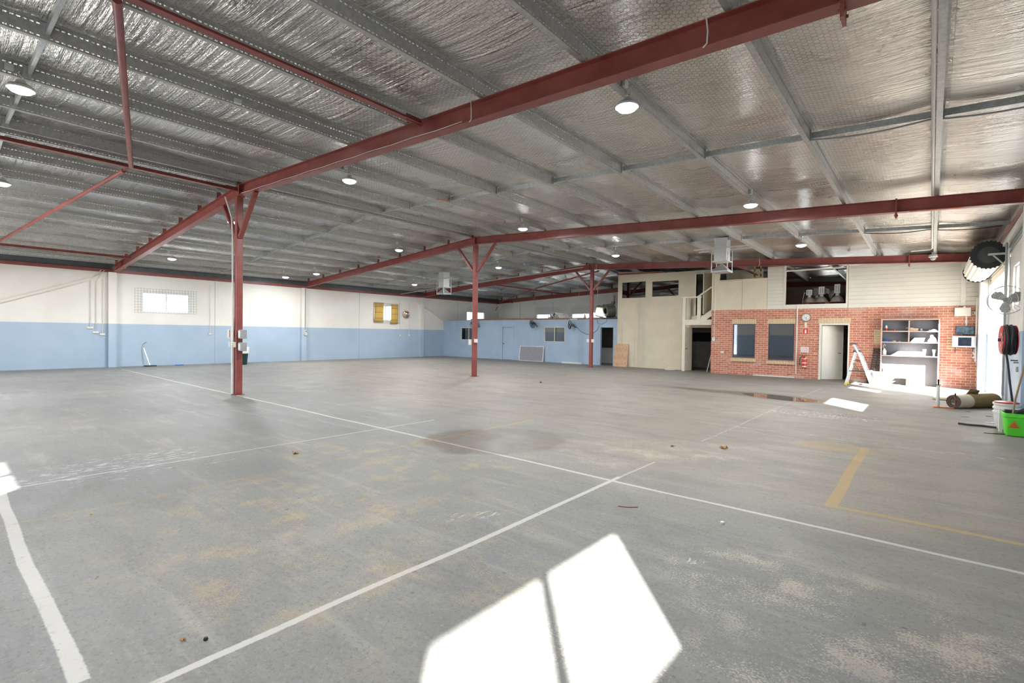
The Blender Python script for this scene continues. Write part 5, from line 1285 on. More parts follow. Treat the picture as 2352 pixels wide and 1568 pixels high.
# below the shelves
tag(MB().prism([(0, 0), (0.12, 0), (0.34, 0.22), (0.66, 0.22), (0.66, 0), (1.02, 0), (1.02, 0.60), (0, 0.62)], (1, 0, 0), (0, 0, 1), (-1.30, 21.98, 0.0), (0, 0.04, 0)).build('white_sheet', 'white_plastic'), 'white sheet imitating the sun patch in the bottom of the shelf unit', 'sheet')  # sunlight on the shelf back, put in as a white cut-out shape
tag(MB().box(-0.46, -0.28, 21.6, 21.85, 0, 0.44).build('white_carton', 'white_plastic', bevel=0.006), 'white carton standing before the shelf unit', 'carton')
tag(MB().box(-0.64, -0.52, 21.62, 21.80, 0, 0.40).build('tan_carton', 'cardboard', bevel=0.006), 'narrow tan carton left of the white carton', 'carton')
rr3 = random.Random(11)
for i, lb in enumerate(('pale flattened packaging on the floor before the shelf unit, left piece', 'pale flattened packaging before the shelf unit, middle piece', 'pale flattened packaging before the shelf unit, right piece', 'pale flattened packaging between shelf unit and carpet roll')):
    x_ = -0.95 + i * 0.5; y_ = 21.35 - 0.12 * i
    n_ = 9; pl_ = [(0.22 * math.cos(2 * math.pi * k_ / n_) * rr3.uniform(.6, 1.1), 0.14 * math.sin(2 * math.pi * k_ / n_) * rr3.uniform(.6, 1.1)) for k_ in range(n_)]
    tag(MB().prism(pl_, (1, 0, 0.0), (0, 1, 0.1), (x_, y_, 0.018), (0, 0, 0.012)).build('flat_packaging', 'carpet_back'), lb, 'packaging', 'packaging on the floor')
# electrical cabinet, monitors
g = thing('electrical_cabinet', 'white electrical cabinet high on the bricks right of the shelf unit', 'electrical cabinet', (0.76, yb - 0.1, 2.36))
MB().box(0.56, 0.96, yb - 0.16, yb, 2.38, 2.66).build('body', 'white_plastic', g, bevel=0.008); MB().box(0.58, 0.94, yb - 0.168, yb - 0.16, 2.40, 2.64).build('door', 'cream_light', g, bevel=0.003)
tag(MB().lathe([(0.05, 0), (0.048, 0.03), (0.03, 0.05), (0.005, 0.06)], (0.80, yb - 0.08, 2.66), n=16).build('alarm_beacon', 'white_plastic', smooth=True), 'small domed beacon on top of the electrical cabinet', 'beacon')
g = thing('wall_socket', 'white socket right of the electrical cabinet', 'socket', (1.02, yb - 0.04, 2.45)); MB().box(0.98, 1.10, yb - 0.05, yb, 2.44, 2.53).build('housing', 'white_plastic', g, bevel=0.005); MB().box(1.0, 1.03, yb - 0.06, yb - 0.05, 2.46, 2.50).build('plug', 'black', g)
g = thing('security_monitor', 'flat security monitor with four camera views on the brick wall', 'monitor', (0.83, yb - 0.12, 1.76))
MB().box(0.60, 1.06, yb - 0.13, yb - 0.09, 1.78, 2.05).build('frame', 'black', g, bevel=0.006)
for i in range(2):
    for j_ in range(2): MB().box(0.615 + i * 0.22, 0.825 + i * 0.22, yb - 0.133, yb - 0.13, 1.79 + j_ * 0.125, 1.91 + j_ * 0.125).build('screen_view', 'screen_panes', g)
MB().box(0.80, 0.86, yb - 0.09, yb, 1.80, 2.0).build('bracket', 'dark_steel', g)
g = thing('microwave', 'small silver microwave with a dark window below the monitor', 'microwave', (0.82, yb - 0.2, 1.36))
MB().box(0.52, 1.10, yb - 0.36, yb, 1.36, 1.72).build('body', 'alu', g, bevel=0.01); MB().box(0.66, 0.98, yb - 0.366, yb - 0.36, 1.40, 1.68).build('window', 'screen', g); MB().box(0.54, 0.63, yb - 0.366, yb - 0.36, 1.40, 1.68).build('control_panel', 'white_plastic', g)
g = thing('wall_bracket', 'pair of steel brackets carrying the microwave', 'bracket', (0.8, yb - 0.2, 1.3))
for x_ in (0.60, 1.02): MB().box(x_ - 0.012, x_ + 0.012, yb - 0.34, yb, 1.33, 1.358).build('arm', 'dark_steel', g); MB().bar((x_, yb - 0.30, 1.335), (x_, yb - 0.005, 1.18), 0.02, 0.014).build('strut', 'dark_steel', g)
tag(MB().tube([(1.06, yb - 0.02, 1.15), (1.0, yb - 0.02, 0.85), (0.90, yb - 0.02, 0.70), (0.65, yb - 0.02, 0.62)], 0.006, 6).build('loose_cable', 'timber_brown', smooth=True), 'thin brown cable hanging on the bricks below the microwave', 'cable')
tag(MB().tube([(1.10, yb - 0.03, 1.32), (1.04, yb - 0.05, 1.20), (1.10, yb - 0.05, 1.10), (1.04, yb - 0.04, 1.0)], 0.03, 8).build('plug_cluster', 'white_plastic', smooth=True), 'tangle of white plugs beside the door pier', 'plugs')
tag(MB().box(1.07, 1.11, 21.9, 21.94, 0.9, 2.95).build('cable_duct', 'white_plastic'), 'white cable duct running up beside the door pier', 'cable duct')

# high bay shades stored over the brick office
tag(B(-3.98, -2.62, 22.95, 23.65, 3.00, 3.03).build('shelf_board', 'timber_brown'), 'brown board carrying the spare lamp shades', 'board')
for x_, lb in ((-3.9, 'brown timber block under the board of spare lamps, left'), (-3.2, 'brown timber block under the board of spare lamps, middle')):
    tag(B(x_ - 0.05, x_ + 0.08, 23.0, 23.5, 2.72, 3.0).build('timber_block', 'timber_brown'), lb, 'block')
def shade_lamp(loc, ax, lab, s=1.0, boxn='white_plastic', tall=0.28):
    L_ = Vector(loc); x_, y_, z_ = frame(ax)
    g = thing('spare_lamp', lab, 'spare high bay lamp', L_, 'spare high bay lamps')
    MB().lathe([(0.245 * s, 0), (0.25 * s, 0.012), (0.23 * s, 0.05 * s), (0.19 * s, 0.13 * s), (0.13 * s, 0.20 * s), (0.08 * s, 0.235 * s), (0.07 * s, 0.25 * s), (0.062 * s, 0.25 * s), (0.18 * s, 0.12 * s), (0.235 * s, 0.01)], L_, ax, 32, False).build('dome_shade', 'silver_dome', g, True)
    MB().lathe([(0.075 * s, 0.245 * s), (0.065 * s, 0.33 * s)], L_, ax, 20).build('neck', 'white_plastic', g, True)
    c_ = L_ + z_ * (0.33 * s + tall / 2)
    MB().ob(c_, x_ * 0.10, y_ * 0.10, z_ * tall / 2).build('ballast_box', boxn, g, bevel=0.008)
    fy_ = y_ if abs(y_.y) > abs(x_.y) else x_; fx_ = x_ if fy_ is y_ else y_
    if fy_.y > 0: fy_ = -fy_
    for s_ in (-1, 1): MB().ob(c_ + fy_ * 0.1015 + fx_ * 0.04 * s_, fx_ * 0.013, fy_ * 0.002, z_ * tall * 0.36).build('vent_strip', 'grey_plastic', g)
    return g
shade_lamp((-3.84, 23.25, 3.03), (0, 0, 1), 'spare silver dome lamp standing leftmost on the board', 0.9, tall=0.22)
shade_lamp((-3.40, 23.20, 3.03), (0, 0, 1), 'spare silver dome lamp standing in the middle of the board', 0.95, tall=0.30)
shade_lamp((-2.87, 23.20, 3.03), (0, 0, 1), 'spare silver dome lamp standing rightmost on the board', 1.0, tall=0.36)
shade_lamp((-3.00, 23.62, 3.30), (-0.55, 0.1, 0.35), 'spare dome lamp tipped on its side behind the middle and right ones', 0.95, tall=0.30)
shade_lamp((-3.62, 23.62, 3.05), (-0.05, 0.1, 1), 'spare lamp half hidden behind the leftmost dome', 0.8, 'grey_plastic', 0.32)
tag(MB().box(-4.42, -4.38, 25.14, 25.19, 2.72, 3.6).build('dark_upright', 'timber_brown'), 'dark upright at the back of the storage space', 'upright')
tag(MB().tube([(-3.90, 23.16, 3.40), (-3.98, 23.0, 3.42), (-4.0, 22.88, 3.2), (-4.02, 22.9, 2.9)], 0.008, 6).build('lamp_cord', 'white_plastic', smooth=True), 'white cord dangling from the leftmost spare lamp', 'cord')

# ================================================================ roller door
DC = Vector((1.03, 0, 3.71)); R0 = 0.305
g = thing('roller_door', 'cream corrugated roller door rolled up over the far doorway', 'roller door', (1.0, 19.0, 3.3))
q = MB(); n_ = 72; prof = []
for i in range(n_):
    a = 2 * math.pi * i / n_; rr_ = R0 + (0.018 if (i % 4) in (0, 1) else -0.006); prof.append((rr_ * math.cos(a), rr_ * math.sin(a)))
q.sweep(prof, [((DC.x, 17.05, DC.z), (1, 0, 0), (0, 0, 1)), ((DC.x, 20.95, DC.z), (1, 0, 0), (0, 0, 1))])
q.build('rolled_curtain', 'cream_light', g)
q = MB(); z = 3.30; pr_ = []
while z < 3.80:
    pr_ += [(0.0, z), (0.02, z + 0.02), (0.02, z + 0.05), (0.0, z + 0.07)]; z += 0.085
pr2 = [(a - 0.006, b) for a, b in reversed(pr_)]
q.sweep(pr_ + pr2, [((1.345, 16.75, 0), (1, 0, 0), (0, 0, 1)), ((1.345, 21.1, 0), (1, 0, 0), (0, 0, 1))]); q.build('hanging_curtain', 'cream_light', g)
MB().box(1.33, 1.38, 16.76, 21.08, 3.25, 3.31).build('bottom_rail', 'galv_light', g)
for y_, s_ in ((17.02, -1), (20.98, 1)):
    MB().lathe([(R0 + 0.03, 0), (R0 + 0.03, 0.05), (0.21, 0.05), (0.21, 0)], (DC.x, y_, DC.z), (0, s_, 0), 36, False).build('end_ring', 'black', g)
    q = MB()
    for i in range(26 if s_ < 0 else 0):
        a = 2 * math.pi * i / 26; q.ob((DC.x + (R0 + 0.03) * math.cos(a), y_ + s_ * 0.03, DC.z + (R0 + 0.03) * math.sin(a)), (0.018, 0, 0), (0, 0.022, 0), (0, 0, 0.018))
    if s_ < 0: q.build('ring_teeth', 'black', g)
    MB().lathe([(0.21, 0), (0.21, 0.02)], (DC.x, y_ - s_ * 0.02, DC.z), (0, s_, 0), 24).build('drum_plate', 'dark_steel', g)
    MB().bar((DC.x, y_ + s_ * 0.10, DC.z), (XR, y_ + s_ * 0.10, DC.z), 0.05, 0.05).build('axle_bracket', 'galv_light', g)
    MB().bar((DC.x + 0.08, y_ + s_ * 0.10, DC.z - 0.03), (XR, y_ + s_ * 0.10, DC.z - 0.38), 0.03, 0.03).build('bracket_strut', 'galv_light', g)
    MB().tube([(DC.x, y_ - s_ * 0.05, DC.z), (DC.x, y_ + s_ * 0.13, DC.z)], 0.02, 10).build('axle', 'steel_pipe', g)
tag(MB().box(1.31, 1.40, 16.70, 16.78, 0, 3.6).build('door_track', 'galv_light'), 'galvanised roller door track on the nearer jamb', 'door track', 'door tracks')
tag(MB().box(1.31, 1.40, 21.04, 21.115, 0, 3.6).build('door_track', 'galv_light'), 'galvanised roller door track on the farther jamb', 'door track', 'door tracks')
tag(MB().tube([(1.30, 16.4, 0.3), (1.30, 16.4, 3.95)], 0.024, 10).build('downpipe', 'grey_plastic', smooth=True), 'grey pipe up the wall beside the roller doorway', 'pipe')
tag(MB().tube([(1.32, 16.15, 0.2), (1.32, 16.15, 3.9)], 0.016, 8).build('downpipe', 'white_plastic', smooth=True), 'thin white pipe beside the grey pipe at the roller doorway', 'pipe')
tag(MB().bar((1.30, 13.25, 4.02), (1.30, 17.0, 3.92), 0.05, 0.09).build('wall_rail', 'cream_light'), 'cream rail running up to the roller door drum', 'rail')
tag(MB().bar((1.34, 13.25, 3.86), (1.34, 17.0, 3.72), 0.05, 0.03).build('wall_rail', 'dark_green'), 'thin dark rail below the cream rail at the door wall', 'rail')
tag(MB().tube([(0.9, 13.3, 4.20), (0.2, 13.0 - 0.1, 4.16), (-0.4, 12.96, 4.2)], 0.008, 6).build('orange_cable', 'orange', smooth=True), 'orange cable slung under the right end of the middle rafter', 'cable')

# camera dome and conduit on the last purlin
g = thing('dome_camera', 'white dome security camera under the third rafter end', 'security camera', (-0.02, 20.7, 4.22))
MB().lathe([(0.02, 0.12), (0.10, 0.11), (0.12, 0.06), (0.12, 0.03), (0.085, 0.02)], (-0.02, 20.7, 4.19), n=24).build('housing', 'white_plastic', g, True)
MB().lathe([(0.085, 0.02), (0.075, -0.03), (0.045, -0.065), (0.005, -0.075)], (-0.02, 20.7, 4.19), n=20).build('dome', 'grey_plastic', g, True)
MB().box(-0.06, 0.02, 20.66, 20.74, 4.29, zp(0.05, 20.7) + 0.01).build('mount', 'white_plastic', g)
def pz(y): return zp(0.05, y) - 0.005
tag(MB().tube([(-0.02, 1.0, pz(1.0) + 0.05), (-0.02, 4.8, pz(4.8) + 0.05)], 0.019, 8).build('purlin_conduit', 'conduit_cream', smooth=True), 'cream conduit strapped under the purlin next to the door wall, over the camera', 'conduit', 'purlin conduits')
tag(MB().tube([(-0.045, 5.15, pz(5.2) - 0.01), (-0.045, 12.9, pz(12.9) - 0.01)], 0.021, 8).build('purlin_conduit', 'conduit_cream', smooth=True), 'cream conduit under the purlin next to the door wall, between first and middle rafters', 'conduit', 'purlin conduits')
tag(MB().tube([(-0.045, 13.2, pz(13.2) - 0.01), (-0.045, 19.7, pz(19.7) - 0.01), (-0.10, 19.9, pz(19.9) - 0.01), (-0.55, 19.95, pz(19.9) - 0.01)], 0.021, 8).build('purlin_conduit', 'conduit_cream', smooth=True), 'cream conduit under the same purlin beyond the middle rafter, turning at its end', 'conduit', 'purlin conduits')
for yb_, a_, b_, lb in ((8.87, -1.5, 1.3, 'grey cable slung along the bridging by the door wall'), (16.92, -1.5, 1.25, 'bundle of dark cables along the second bridging row by the door wall')):
    pts = [(lerp(a_, b_, i / 12), yb_ - 0.05, zp(lerp(a_, b_, i / 12), yb_) + 0.03 - 0.05 * math.sin(math.pi * ((i / 12 * 2) % 1))) for i in range(13)]
    tag(MB().tube(pts, 0.012, 6).build('slung_cable', 'grey_plastic' if yb_ < 10 else 'black_rubber', smooth=True), lb, 'cable')
# cable straps around the nearest rafter
def strap(x, y, lab, cat='cable'):
    z = zr(x, y)
    return tag(MB().tube([(x - 0.02, y - 0.05, z + BD + 0.03), (x, y - 0.095, z + BD), (x + 0.02, y - 0.105, z + 0.12), (x + 0.01, y - 0.095, z + 0.01), (x - 0.03, y - 0.09, z - 0.015)], 0.007, 6).build('strap_cable', 'white_plastic', smooth=True), lab, cat, 'white cables over rafters')
strap(-4.92, 4.95, 'white cable looped over the nearest rafter at its middle'); strap(-1.72, 4.95, 'white cable looped over the nearest rafter near its upper right end')
strap(-5.15, 20.9, 'white cable looped over the third rafter above the cream panel'); strap(-12.4, 20.92, 'white cable looped over the third rafter beside its ridge')
tag(MB().tube([(lerp(-12.7, -5.1, i / 14), 4.95 - 0.09, zr(lerp(-12.7, -5.1, i / 14), 4.95) + 0.022 - 0.010 * (i % 2)) for i in range(15)], 0.005, 5).build('rafter_cable', 'white_plastic', smooth=True), 'thin white cable clipped along the lower edge of the nearest rafter', 'cable')
for (x_, y_, lb) in ((-9.70, 17.0, 'orange lead looped at the bridging near the third rafter'), (-9.70, 8.85, 'orange lead looped at the bridging past the nearest rafter')):
    z = zp(x_, y_); tag(MB().tube([(x_ - 0.10, y_ + 0.25, z - 0.01), (x_ - 0.02, y_ + 0.05, z + 0.05), (x_ + 0.06, y_ - 0.08, z + 0.10), (x_ + 0.05, y_ - 0.12, z + 0.02), (x_ + 0.02, y_ - 0.5, z - 0.01)], 0.010, 6).build('orange_lead', 'orange', smooth=True), lb, 'cable', 'orange leads')
tag(MB().tube([(-25.3, 4.9, 4.0), (-25.1, 5.0, 4.2), (-24.7, 5.02, 4.26), (-24.4, 5.0, 4.2)], 0.014, 6).build('orange_lead', 'orange', smooth=True), 'orange lead bundled where the nearest rafter meets the left wall', 'cable', 'orange leads')
g = thing('junction_box', 'small white junction box on the purlin left of the nearest rafter', 'junction box', (-7.95, 3.0, 4.85)); zb_ = zp(-8.02, 3.0); MB().box(-8.0, -7.95, 2.95, 3.05, zb_ + 0.01, zb_ + 0.08).build('box', 'white_plastic', g, bevel=0.006)
tag(MB().tube([(-25.54, 19.2, 3.975), (-21, 19.9, 4.36), (-13.0, 20.6, 4.86)], 0.014, 6).build('overhead_pipe', 'cream_light', smooth=True), 'thin cream pipe running up under the far roof to the ridge', 'pipe')

# ================================================================ door wall fittings near the camera
wall_fan((1.08, 13.45, 2.38), (-0.25, -0.96, 0.05), 'large grey industrial wall fan on the pier by the doors', R_=0.27, mat='steel_pipe', wall=(1.38, 13.9, 2.45), group=None, bl_mat='grey_plastic')
g = thing('hose_reel', 'black hose wound on a red reel on the pier by the doors', 'hose reel', (1.10, 13.62, 1.38))
hc = Vector((1.14, 13.62, 1.61)); hx = Vector((0.996, 0.09, 0)).normalized()
for o_ in (-0.095, 0.095): MB().lathe([(0.28, -0.006), (0.285, 0), (0.28, 0.006)], hc + hx * o_, hx, 36).build('reel_disc', 'red_enamel', g, True)
q = MB()
for k_ in range(5):
    pts = [hc + hx * (-0.068 + 0.034 * k_ + 0.006 * math.sin(a * 0.9 + k_)) + Vector((0, math.cos(a * 2 * math.pi / 30) * (0.258 + 0.02 * (k_ % 2)), math.sin(a * 2 * math.pi / 30) * (0.258 + 0.02 * (k_ % 2)))) for a in range(31)]
    q.tube(pts, 0.027, 8)
q.build('wound_hose', 'black_rubber', g, True)
MB().tube([hc - hx * 0.15, hc + hx * 0.28], 0.03, 12).build('axle', 'dark_steel', g, True)
MB().bar(hc + hx * 0.22, (XR - 0.01, 13.72, 1.63), 0.06, 0.10).build('bracket', 'dark_steel', g)
q = MB()
for i in range(6):
    a = i * math.pi / 3; q.ob(hc - hx * 0.102 + Vector((0, 0.12 * math.cos(a), 0.12 * math.sin(a))), (0.005, 0, 0), (0, 0.025, 0), (0, 0, 0.025))
q.build('disc_holes', 'white_plastic', g)
tag(MB().tube([(1.10, 13.5, 1.38), (1.13, 13.45, 1.15), (1.16, 13.42, 0.8), (1.20, 13.42, 0.45), (1.24, 13.45, 0.30)], 0.017, 8).build('hose_tail', 'black_rubber', smooth=True), 'black hose hanging straight down from the reel', 'hose')
g = thing('tap_valve', 'metal valve and pipework under the hose reel', 'valve', (1.26, 13.5, 0.9))
MB().tube([(1.33, 13.45, 0.3), (1.33, 13.45, 1.45)], 0.012, 8).build('pipe', 'blue_plastic', g, True)
MB().tube([(1.20, 13.45, 1.18), (1.33, 13.45, 1.18)], 0.018, 8).build('valve_body', 'steel_pipe', g, True); MB().bar((1.16, 13.42, 1.22), (1.26, 13.42, 1.22), 0.015, 0.02).build('lever', 'black', g)
MB().lathe([(0.03, 0), (0.035, 0.05), (0.03, 0.10)], (1.27, 13.45, 1.00), n=12).build('filter_bowl', 'grey_plastic', g, True)
# white pails, mop, green mop bucket
for i in range(3):
    z0_ = 0.0 + i * 0.075
    bucket((1.06, 12.60, z0_), 0.15, 0.175, 0.32, 'white_plastic', 'white pail stacked behind the green mop bucket, %s of the stack' % ['bottom', 'middle', 'top'][i], handle=False, group='stacked white pails')
bucket((1.27, 12.28, 0), 0.10, 0.115, 0.40, 'white_plastic', 'white pail beside the stacked pails, next to the pier', handle=False)
tag(MB().lathe([(0.16, 0), (0.17, 0.02), (0.10, 0.03)], (1.06, 12.60, 0.47), n=20).build('red_lid', 'red_enamel', smooth=True), 'red lid on top of the stacked white pails', 'lid')
tag(MB().box(0.93, 0.97, 12.1, 12.22, 0.0, 0.40).build('white_board_offcut', 'white_plastic'), 'white strip standing left of the green mop bucket', 'strip')
g = thing('mop_bucket', 'bright green mop bucket with an orange caution sticker', 'mop bucket', (1.12, 11.86, 0))
def rrect(w_, d_, r_, n=5):
    P = []
    for cx2, cy2, a0 in ((w_ - r_, d_ - r_, 0), (-w_ + r_, d_ - r_, 90), (-w_ + r_, -d_ + r_, 180), (w_ - r_, -d_ + r_, 270)):
        for i in range(n + 1): a = math.radians(a0 + 90 * i / n); P.append((cx2 + r_ * math.cos(a), cy2 + r_ * math.sin(a)))
    return P
vs = []; fs = []; lv = [(0.0, 0.82), (0.02, 0.86), (0.30, 1.0), (0.31, 1.08), (0.375, 1.10), (0.375, 1.02), (0.32, 0.96), (0.06, 0.80)]
base_ = rrect(0.165, 0.20, 0.06); nb = len(base_)
for z_, s_ in lv: vs += [(1.12 + a * s_, 11.86 + b * s_, z_ + 0.01) for a, b in base_]
for i in range(len(lv) - 1):
    for j_ in range(nb): k2 = (j_ + 1) % nb; fs.append((i * nb + j_, i * nb + k2, (i + 1) * nb + k2, (i + 1) * nb + j_))
fs.append(tuple(reversed(range(nb)))); fs.append(tuple(range((len(lv) - 1) * nb, len(lv) * nb)))
q = MB(); q.add(vs, fs); q.build('body', 'green_bucket', g, True)
MB().box(0.98, 1.26, 11.9, 12.02, 0.36, 0.42).build('wringer', 'black', g, bevel=0.01)
MB().bar((1.08, 11.72, 0.40), (1.27, 11.66, 0.52), 0.05, 0.03).build('press_handle', 'black', g)
# sticker: triangle with a figure, on the face towards the camera
fx, fy = 1.075, 11.86 - 0.20 * 0.925
def tri(s_, off, mat, nm, zc_=0.185):
    nrm = Vector((0, -1, 0.0)); c_ = Vector((fx, fy - 0.006 - off, zc_))
    sl = 0.07 / 0.3
    P = [(-s_, -s_ * 0.62), (s_, -s_ * 0.62), (0, s_ * 1.12)]
    q = MB(); V = [c_ + Vector((a, -b * sl, b)) for a, b in P]; V2 = [v + Vector((0, -0.001, 0)) for v in V]
    q.add(V + V2, [(0, 1, 2), (5, 4, 3), (0, 3, 4, 1), (1, 4, 5, 2), (2, 5, 3, 0)]); return q.build(nm, mat, g)
tri(0.074, 0.0, 'orange', 'sticker_base'); tri(0.064, 0.002, 'yellow', 'sticker_border'); tri(0.058, 0.0035, 'orange', 'sticker_field')
q = MB(); y_ = fy - 0.016
q.lathe([(0.006, 0), (0.006, 0.001)], (fx - 0.004, y_ - 0.004, 0.215), (0, -1, 0), 8); q.bar((fx - 0.002, y_, 0.208), (fx + 0.010, y_ + 0.002, 0.188), 0.002, 0.008, (0, 1, 0)); q.bar((fx + 0.010, y_ + 0.002, 0.188), (fx - 0.014, y_ + 0.004, 0.180), 0.002, 0.006, (0, 1, 0)); q.bar((fx + 0.010, y_ + 0.002, 0.188), (fx + 0.026, y_ + 0.004, 0.176), 0.002, 0.006, (0, 1, 0)); q.bar((fx - 0.002, y_, 0.206), (fx - 0.022, y_ + 0.001, 0.200), 0.002, 0.005, (0, 1, 0))
q.build('sticker_figure', 'red_enamel', g)
tx = text('CAUTION', 0.022, (fx, fy - 0.006, 0.155), (math.radians(90 - 13), 0, 0), 'black', g, 'sticker_text', 0.0006)
for sx in (-0.11, 0.11): MB().lathe([(0.02, 0), (0.02, 0.02)], (1.12 + sx, 11.75, 0.012), (1, 0, 0), 12).build('castor', 'black', g)
tag(MB().tube([(1.06, 11.88, 0.20), (1.10, 11.9, 0.6), (1.235, 12.0, 1.35)], 0.014, 8).build('mop', 'wood_handle', smooth=True), 'wooden mop handle standing in the green bucket', 'mop')
tag(MB().tube([(0.42, 12.62, 0.02), (0.55, 12.55, 0.02), (0.75, 12.58, 0.02), (0.92, 12.52, 0.02)], 0.018, 8).build('black_hose', 'black_rubber', smooth=True), 'short black hose on the floor left of the green bucket', 'hose')
tag(MB().prism([(0, 0), (0.22, 0.02), (0.30, 0.08), (0.10, 0.10), (0, 0.05)], (1, 0.1, 0), (0, 1, 0), (0.72, 11.75, 0.0), (0, 0, 0.012)).build('rag_scrap', 'black'), 'dark rag on the floor at the corner of the green bucket', 'rag')

# carpet roll
g = thing('carpet_roll', 'olive carpet roll lying on the floor before the roller doorway', 'carpet roll', (0.95, 15.85, 0))
A_ = Vector((0.42, 15.45, 0.158)); B_ = Vector((1.17, 16.50, 0.165)); d_ = (B_ - A_).normalized(); Rr = 0.158
x_, y_, z_ = frame(d_)
def sec(t, r): return (A_ + (B_ - A_) * t, x_ * r, y_ * r)
circ = [(math.cos(2 * math.pi * i / 40), math.sin(2 * math.pi * i / 40)) for i in range(40)]
MB().sweep(circ, [sec(0.0, Rr), sec(0.34, Rr)], True, False).build('backing_wrap', 'carpet_back', g, True)
MB().sweep(circ, [sec(0.33, Rr), sec(0.335, Rr + 0.012), sec(0.97, Rr + 0.012), sec(1.0, Rr)], True, False).build('pile_wrap', 'carpet_olive', g, True)
MB().lathe([(0.075, 0.02), (0.075, -0.004), (0.085, -0.012), (0.10, -0.006), (0.108, -0.014), (0.122, -0.006), (0.13, -0.014), (0.145, -0.006), (Rr - 0.004, -0.010), (Rr, 0.0)], A_, d_, 40, False).build('coiled_edge', 'carpet_edge', g, True)
MB().lathe([(0.075, 0.02), (0.075, 0.9), (0.01, 0.9)], A_, d_, 24, False).build('core', 'white_plastic', g, True)
MB().add([A_ + d_ * 0.50 + Vector((-.06, .02, Rr + .012)), A_ + d_ * 0.78 + Vector((-.02, 0, Rr + .012)), A_ + d_ * 0.70 + Vector((0.06, -0.04, Rr + .10)), A_ + d_ * 0.52 + Vector((0.0, 0, Rr + .13)),
          A_ + d_ * 0.50 + Vector((-.05, .05, Rr + .0)), A_ + d_ * 0.78 + Vector((-.01, 0.03, Rr + .0)), A_ + d_ * 0.70 + Vector((0.07, -0.01, Rr + .09)), A_ + d_ * 0.52 + Vector((0.01, 0.03, Rr + .12))],
         [(0, 1, 2, 3), (7, 6, 5, 4), (0, 4, 5, 1), (1, 5, 6, 2), (2, 6, 7, 3), (3, 7, 4, 0)]).build('flap', 'carpet_olive', g)
tag(MB().prism([(0, 0), (0.75, -0.05), (0.85, 0.22), (0.5, 0.30), (0.05, 0.25)], (1, 0, 0.06), (0, 1, 0), (0.05, 17.3, 0.01), (0, 0, 0.05)).build('carpet_offcut', 'carpet_back'), 'pale carpet offcut behind the carpet roll', 'offcut')
tag(MB().bar((0.55, 18.0, 0.10), (1.15, 18.3, 0.14), 0.3, 0.03).build('grey_board', 'grey_board'), 'thin grey board lying behind the carpet roll', 'board')
# upright wrap dispenser
g = thing('wrap_dispenser', 'upright white wrap roll on an orange base with a black grip', 'wrap dispenser', (0.13, 15.35, 0))
MB().bar((0.05, 15.33, 0.012), (0.42, 15.42, 0.012), 0.07, 0.02).build('base', 'orange', g, bevel=0.004)
MB().tube([(0.42, 15.42, 0.01), (0.45, 15.42, 0.05), (0.445, 15.42, 0.30)], 0.012, 8).build('crank', 'red', g, True); MB().tube([(0.445, 15.42, 0.28), (0.445, 15.42, 0.36)], 0.014, 8).build('crank_grip', 'black', g, True)
MB().lathe([(0.032, 0.025), (0.035, 0.03), (0.033, 0.52), (0.025, 0.53)], (0.14, 15.36, 0), n=20).build('roll', 'white_plastic', g, True)
MB().lathe([(0.048, 0.53), (0.048, 0.54), (0.016, 0.545), (0.020, 0.66), (0.016, 0.665)], (0.14, 15.36, 0), n=16).build('grip', 'black', g, True)
# small scraps on the floor
def scrap(x, y, sx, sy, h, mat, lab, cat='scrap', rot=0.3, n=7, seed=1):
    r_ = random.Random(seed); P = [(sx * math.cos(2 * math.pi * i / n) * r_.uniform(.6, 1.1), sy * math.sin(2 * math.pi * i / n) * r_.uniform(.6, 1.1)) for i in range(n)]
    ca, sa = math.cos(rot), math.sin(rot)
    return tag(MB().prism(P, (ca, sa, 0), (-sa, ca, 0), (x, y, 0.0005), (0, 0, h)).build('floor_' + cat.split()[-1], mat), lab, cat)
def leaf(x, y, s_, lab, seed):
    r_ = random.Random(seed); q = MB(); vs = [(x, y, 0.002)]; n = 11
    for i in range(n): a = 2 * math.pi * i / n; rr_ = s_ * (1.0 if i % 2 else 0.45) * r_.uniform(.8, 1.2); vs.append((x + rr_ * math.cos(a), y + rr_ * math.sin(a) * 0.8, 0.004 + r_.uniform(0, s_ * 0.7)))
    q.add(vs, [(0, 1 + i, 1 + (i + 1) % n) for i in range(n)])
    o = q.build('dry_leaf', 'tan_leaf'); m_ = o.modifiers.new('t', 'SOLIDIFY'); m_.thickness = 0.001
    return tag(o, lab, 'leaf')
leaf(-2.23, 7.34, 0.075, 'curled brown leaf on the floor right of the water stain', 2)
leaf(-2.82, 6.95, 0.035, 'small brown leaf left of the larger curled leaf', 3)
leaf(-6.27, 3.08, 0.06, 'tan leaf on the floor below the nearest post', 4)
leaf(-2.90, 0.84, 0.02, 'pale leaf scrap in the front corner by the thick white line', 5)
tag(MB().lathe([(0.016, 0), (0.017, 0.018), (0.013, 0.022)], (-1.33, 4.38, 0), n=14).build('bottle_cap', 'white_plastic', smooth=True), 'white bottle cap on the floor right of the crossing lines', 'bottle cap')
tag(MB().lathe([(0.008, 0), (0.012, 0.005), (0.009, 0.014)], (-2.82, 0.92, 0), n=8).build('dark_pebble', 'black', smooth=True), 'black pebble on the floor at the front left', 'pebble')
tag(MB().tube([(-2.20, 4.16, 0.004), (-2.12, 4.2, 0.004), (-2.05, 4.26, 0.005)], 0.004, 5).build('twig', 'timber_brown'), 'short brown twig in front of the crossing lines', 'twig')
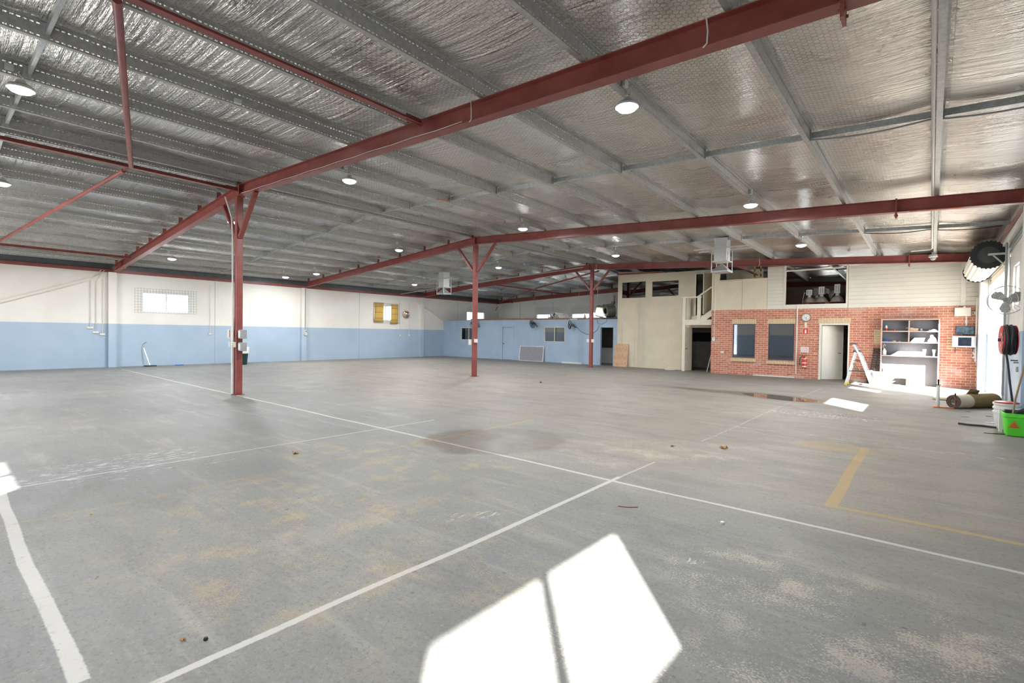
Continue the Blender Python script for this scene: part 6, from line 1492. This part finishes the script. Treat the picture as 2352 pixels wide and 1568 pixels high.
tag(MB().lathe([(0.03, 0), (0.035, 0.02), (0.02, 0.04)], (-9.73, 12.96, 0), n=8).build('dark_clod', 'black'), 'small dark lump on the floor between middle and third posts', 'lump')
for (x_, y_, sx, sy, mt, lb, sd_) in ((0.66, 15.0, 0.05, 0.02, 'blue_plastic', 'blue scrap in front of the carpet roll', 1), (0.95, 14.4, 0.05, 0.04, 'timber_brown', 'brown crumpled scrap between carpet roll and pails', 2),
        (0.90, 13.3, 0.16, 0.03, 'white_plastic', 'white strip of packaging before the pails', 3), (-0.02, 14.9, 0.09, 0.02, 'white_plastic', 'white scrap left of the wrap dispenser', 4),
        (-5.47, 0.9, 0.012, 0.008, 'yellow', 'tiny yellow chip on the front floor', 6), (0.55, 13.9, 0.10, 0.008, 'timber_grey', 'thin grey sliver before the carpet roll', 7)):
    scrap(x_, y_, sx, sy, 0.008, mt, lb, 'scrap', 0.4, 7, sd_)

# furniture dimly seen through the brick office windows
g = thing('filing_cabinet', 'dark filing cabinet behind the left brick window', 'filing cabinet', (-6.0, 24.6, 0))
MB().box(-6.25, -5.75, 24.4, 24.95, 0, 1.75).build('body', 'charcoal_board', g)
for i in range(4): MB().box(-6.08, -5.92, 24.38, 24.40, 0.25 + i * 0.42, 0.27 + i * 0.42).build('handle', 'alu', g)
g = thing('office_desk', 'dark desk with a reddish top edge behind the left brick window', 'desk', (-6.0, 23.7, 0))
MB().box(-6.7, -5.5, 23.4, 24.1, 0.72, 0.75).build('top', 'salmon_edge', g); MB().box(-6.68, -5.52, 24.05, 24.08, 0, 0.72).build('modesty_panel', 'charcoal_board', g); MB().box(-5.56, -5.52, 23.42, 24.05, 0, 0.72).build('side', 'charcoal_board', g)
g = thing('office_desk', 'low dark desk behind the right brick window', 'desk', (-4.5, 24.0, 0))
MB().box(-5.0, -4.0, 23.7, 24.4, 0.72, 0.75).build('top', 'charcoal_board', g); MB().box(-4.98, -4.02, 24.35, 24.38, 0, 0.72).build('modesty_panel', 'charcoal_board', g)
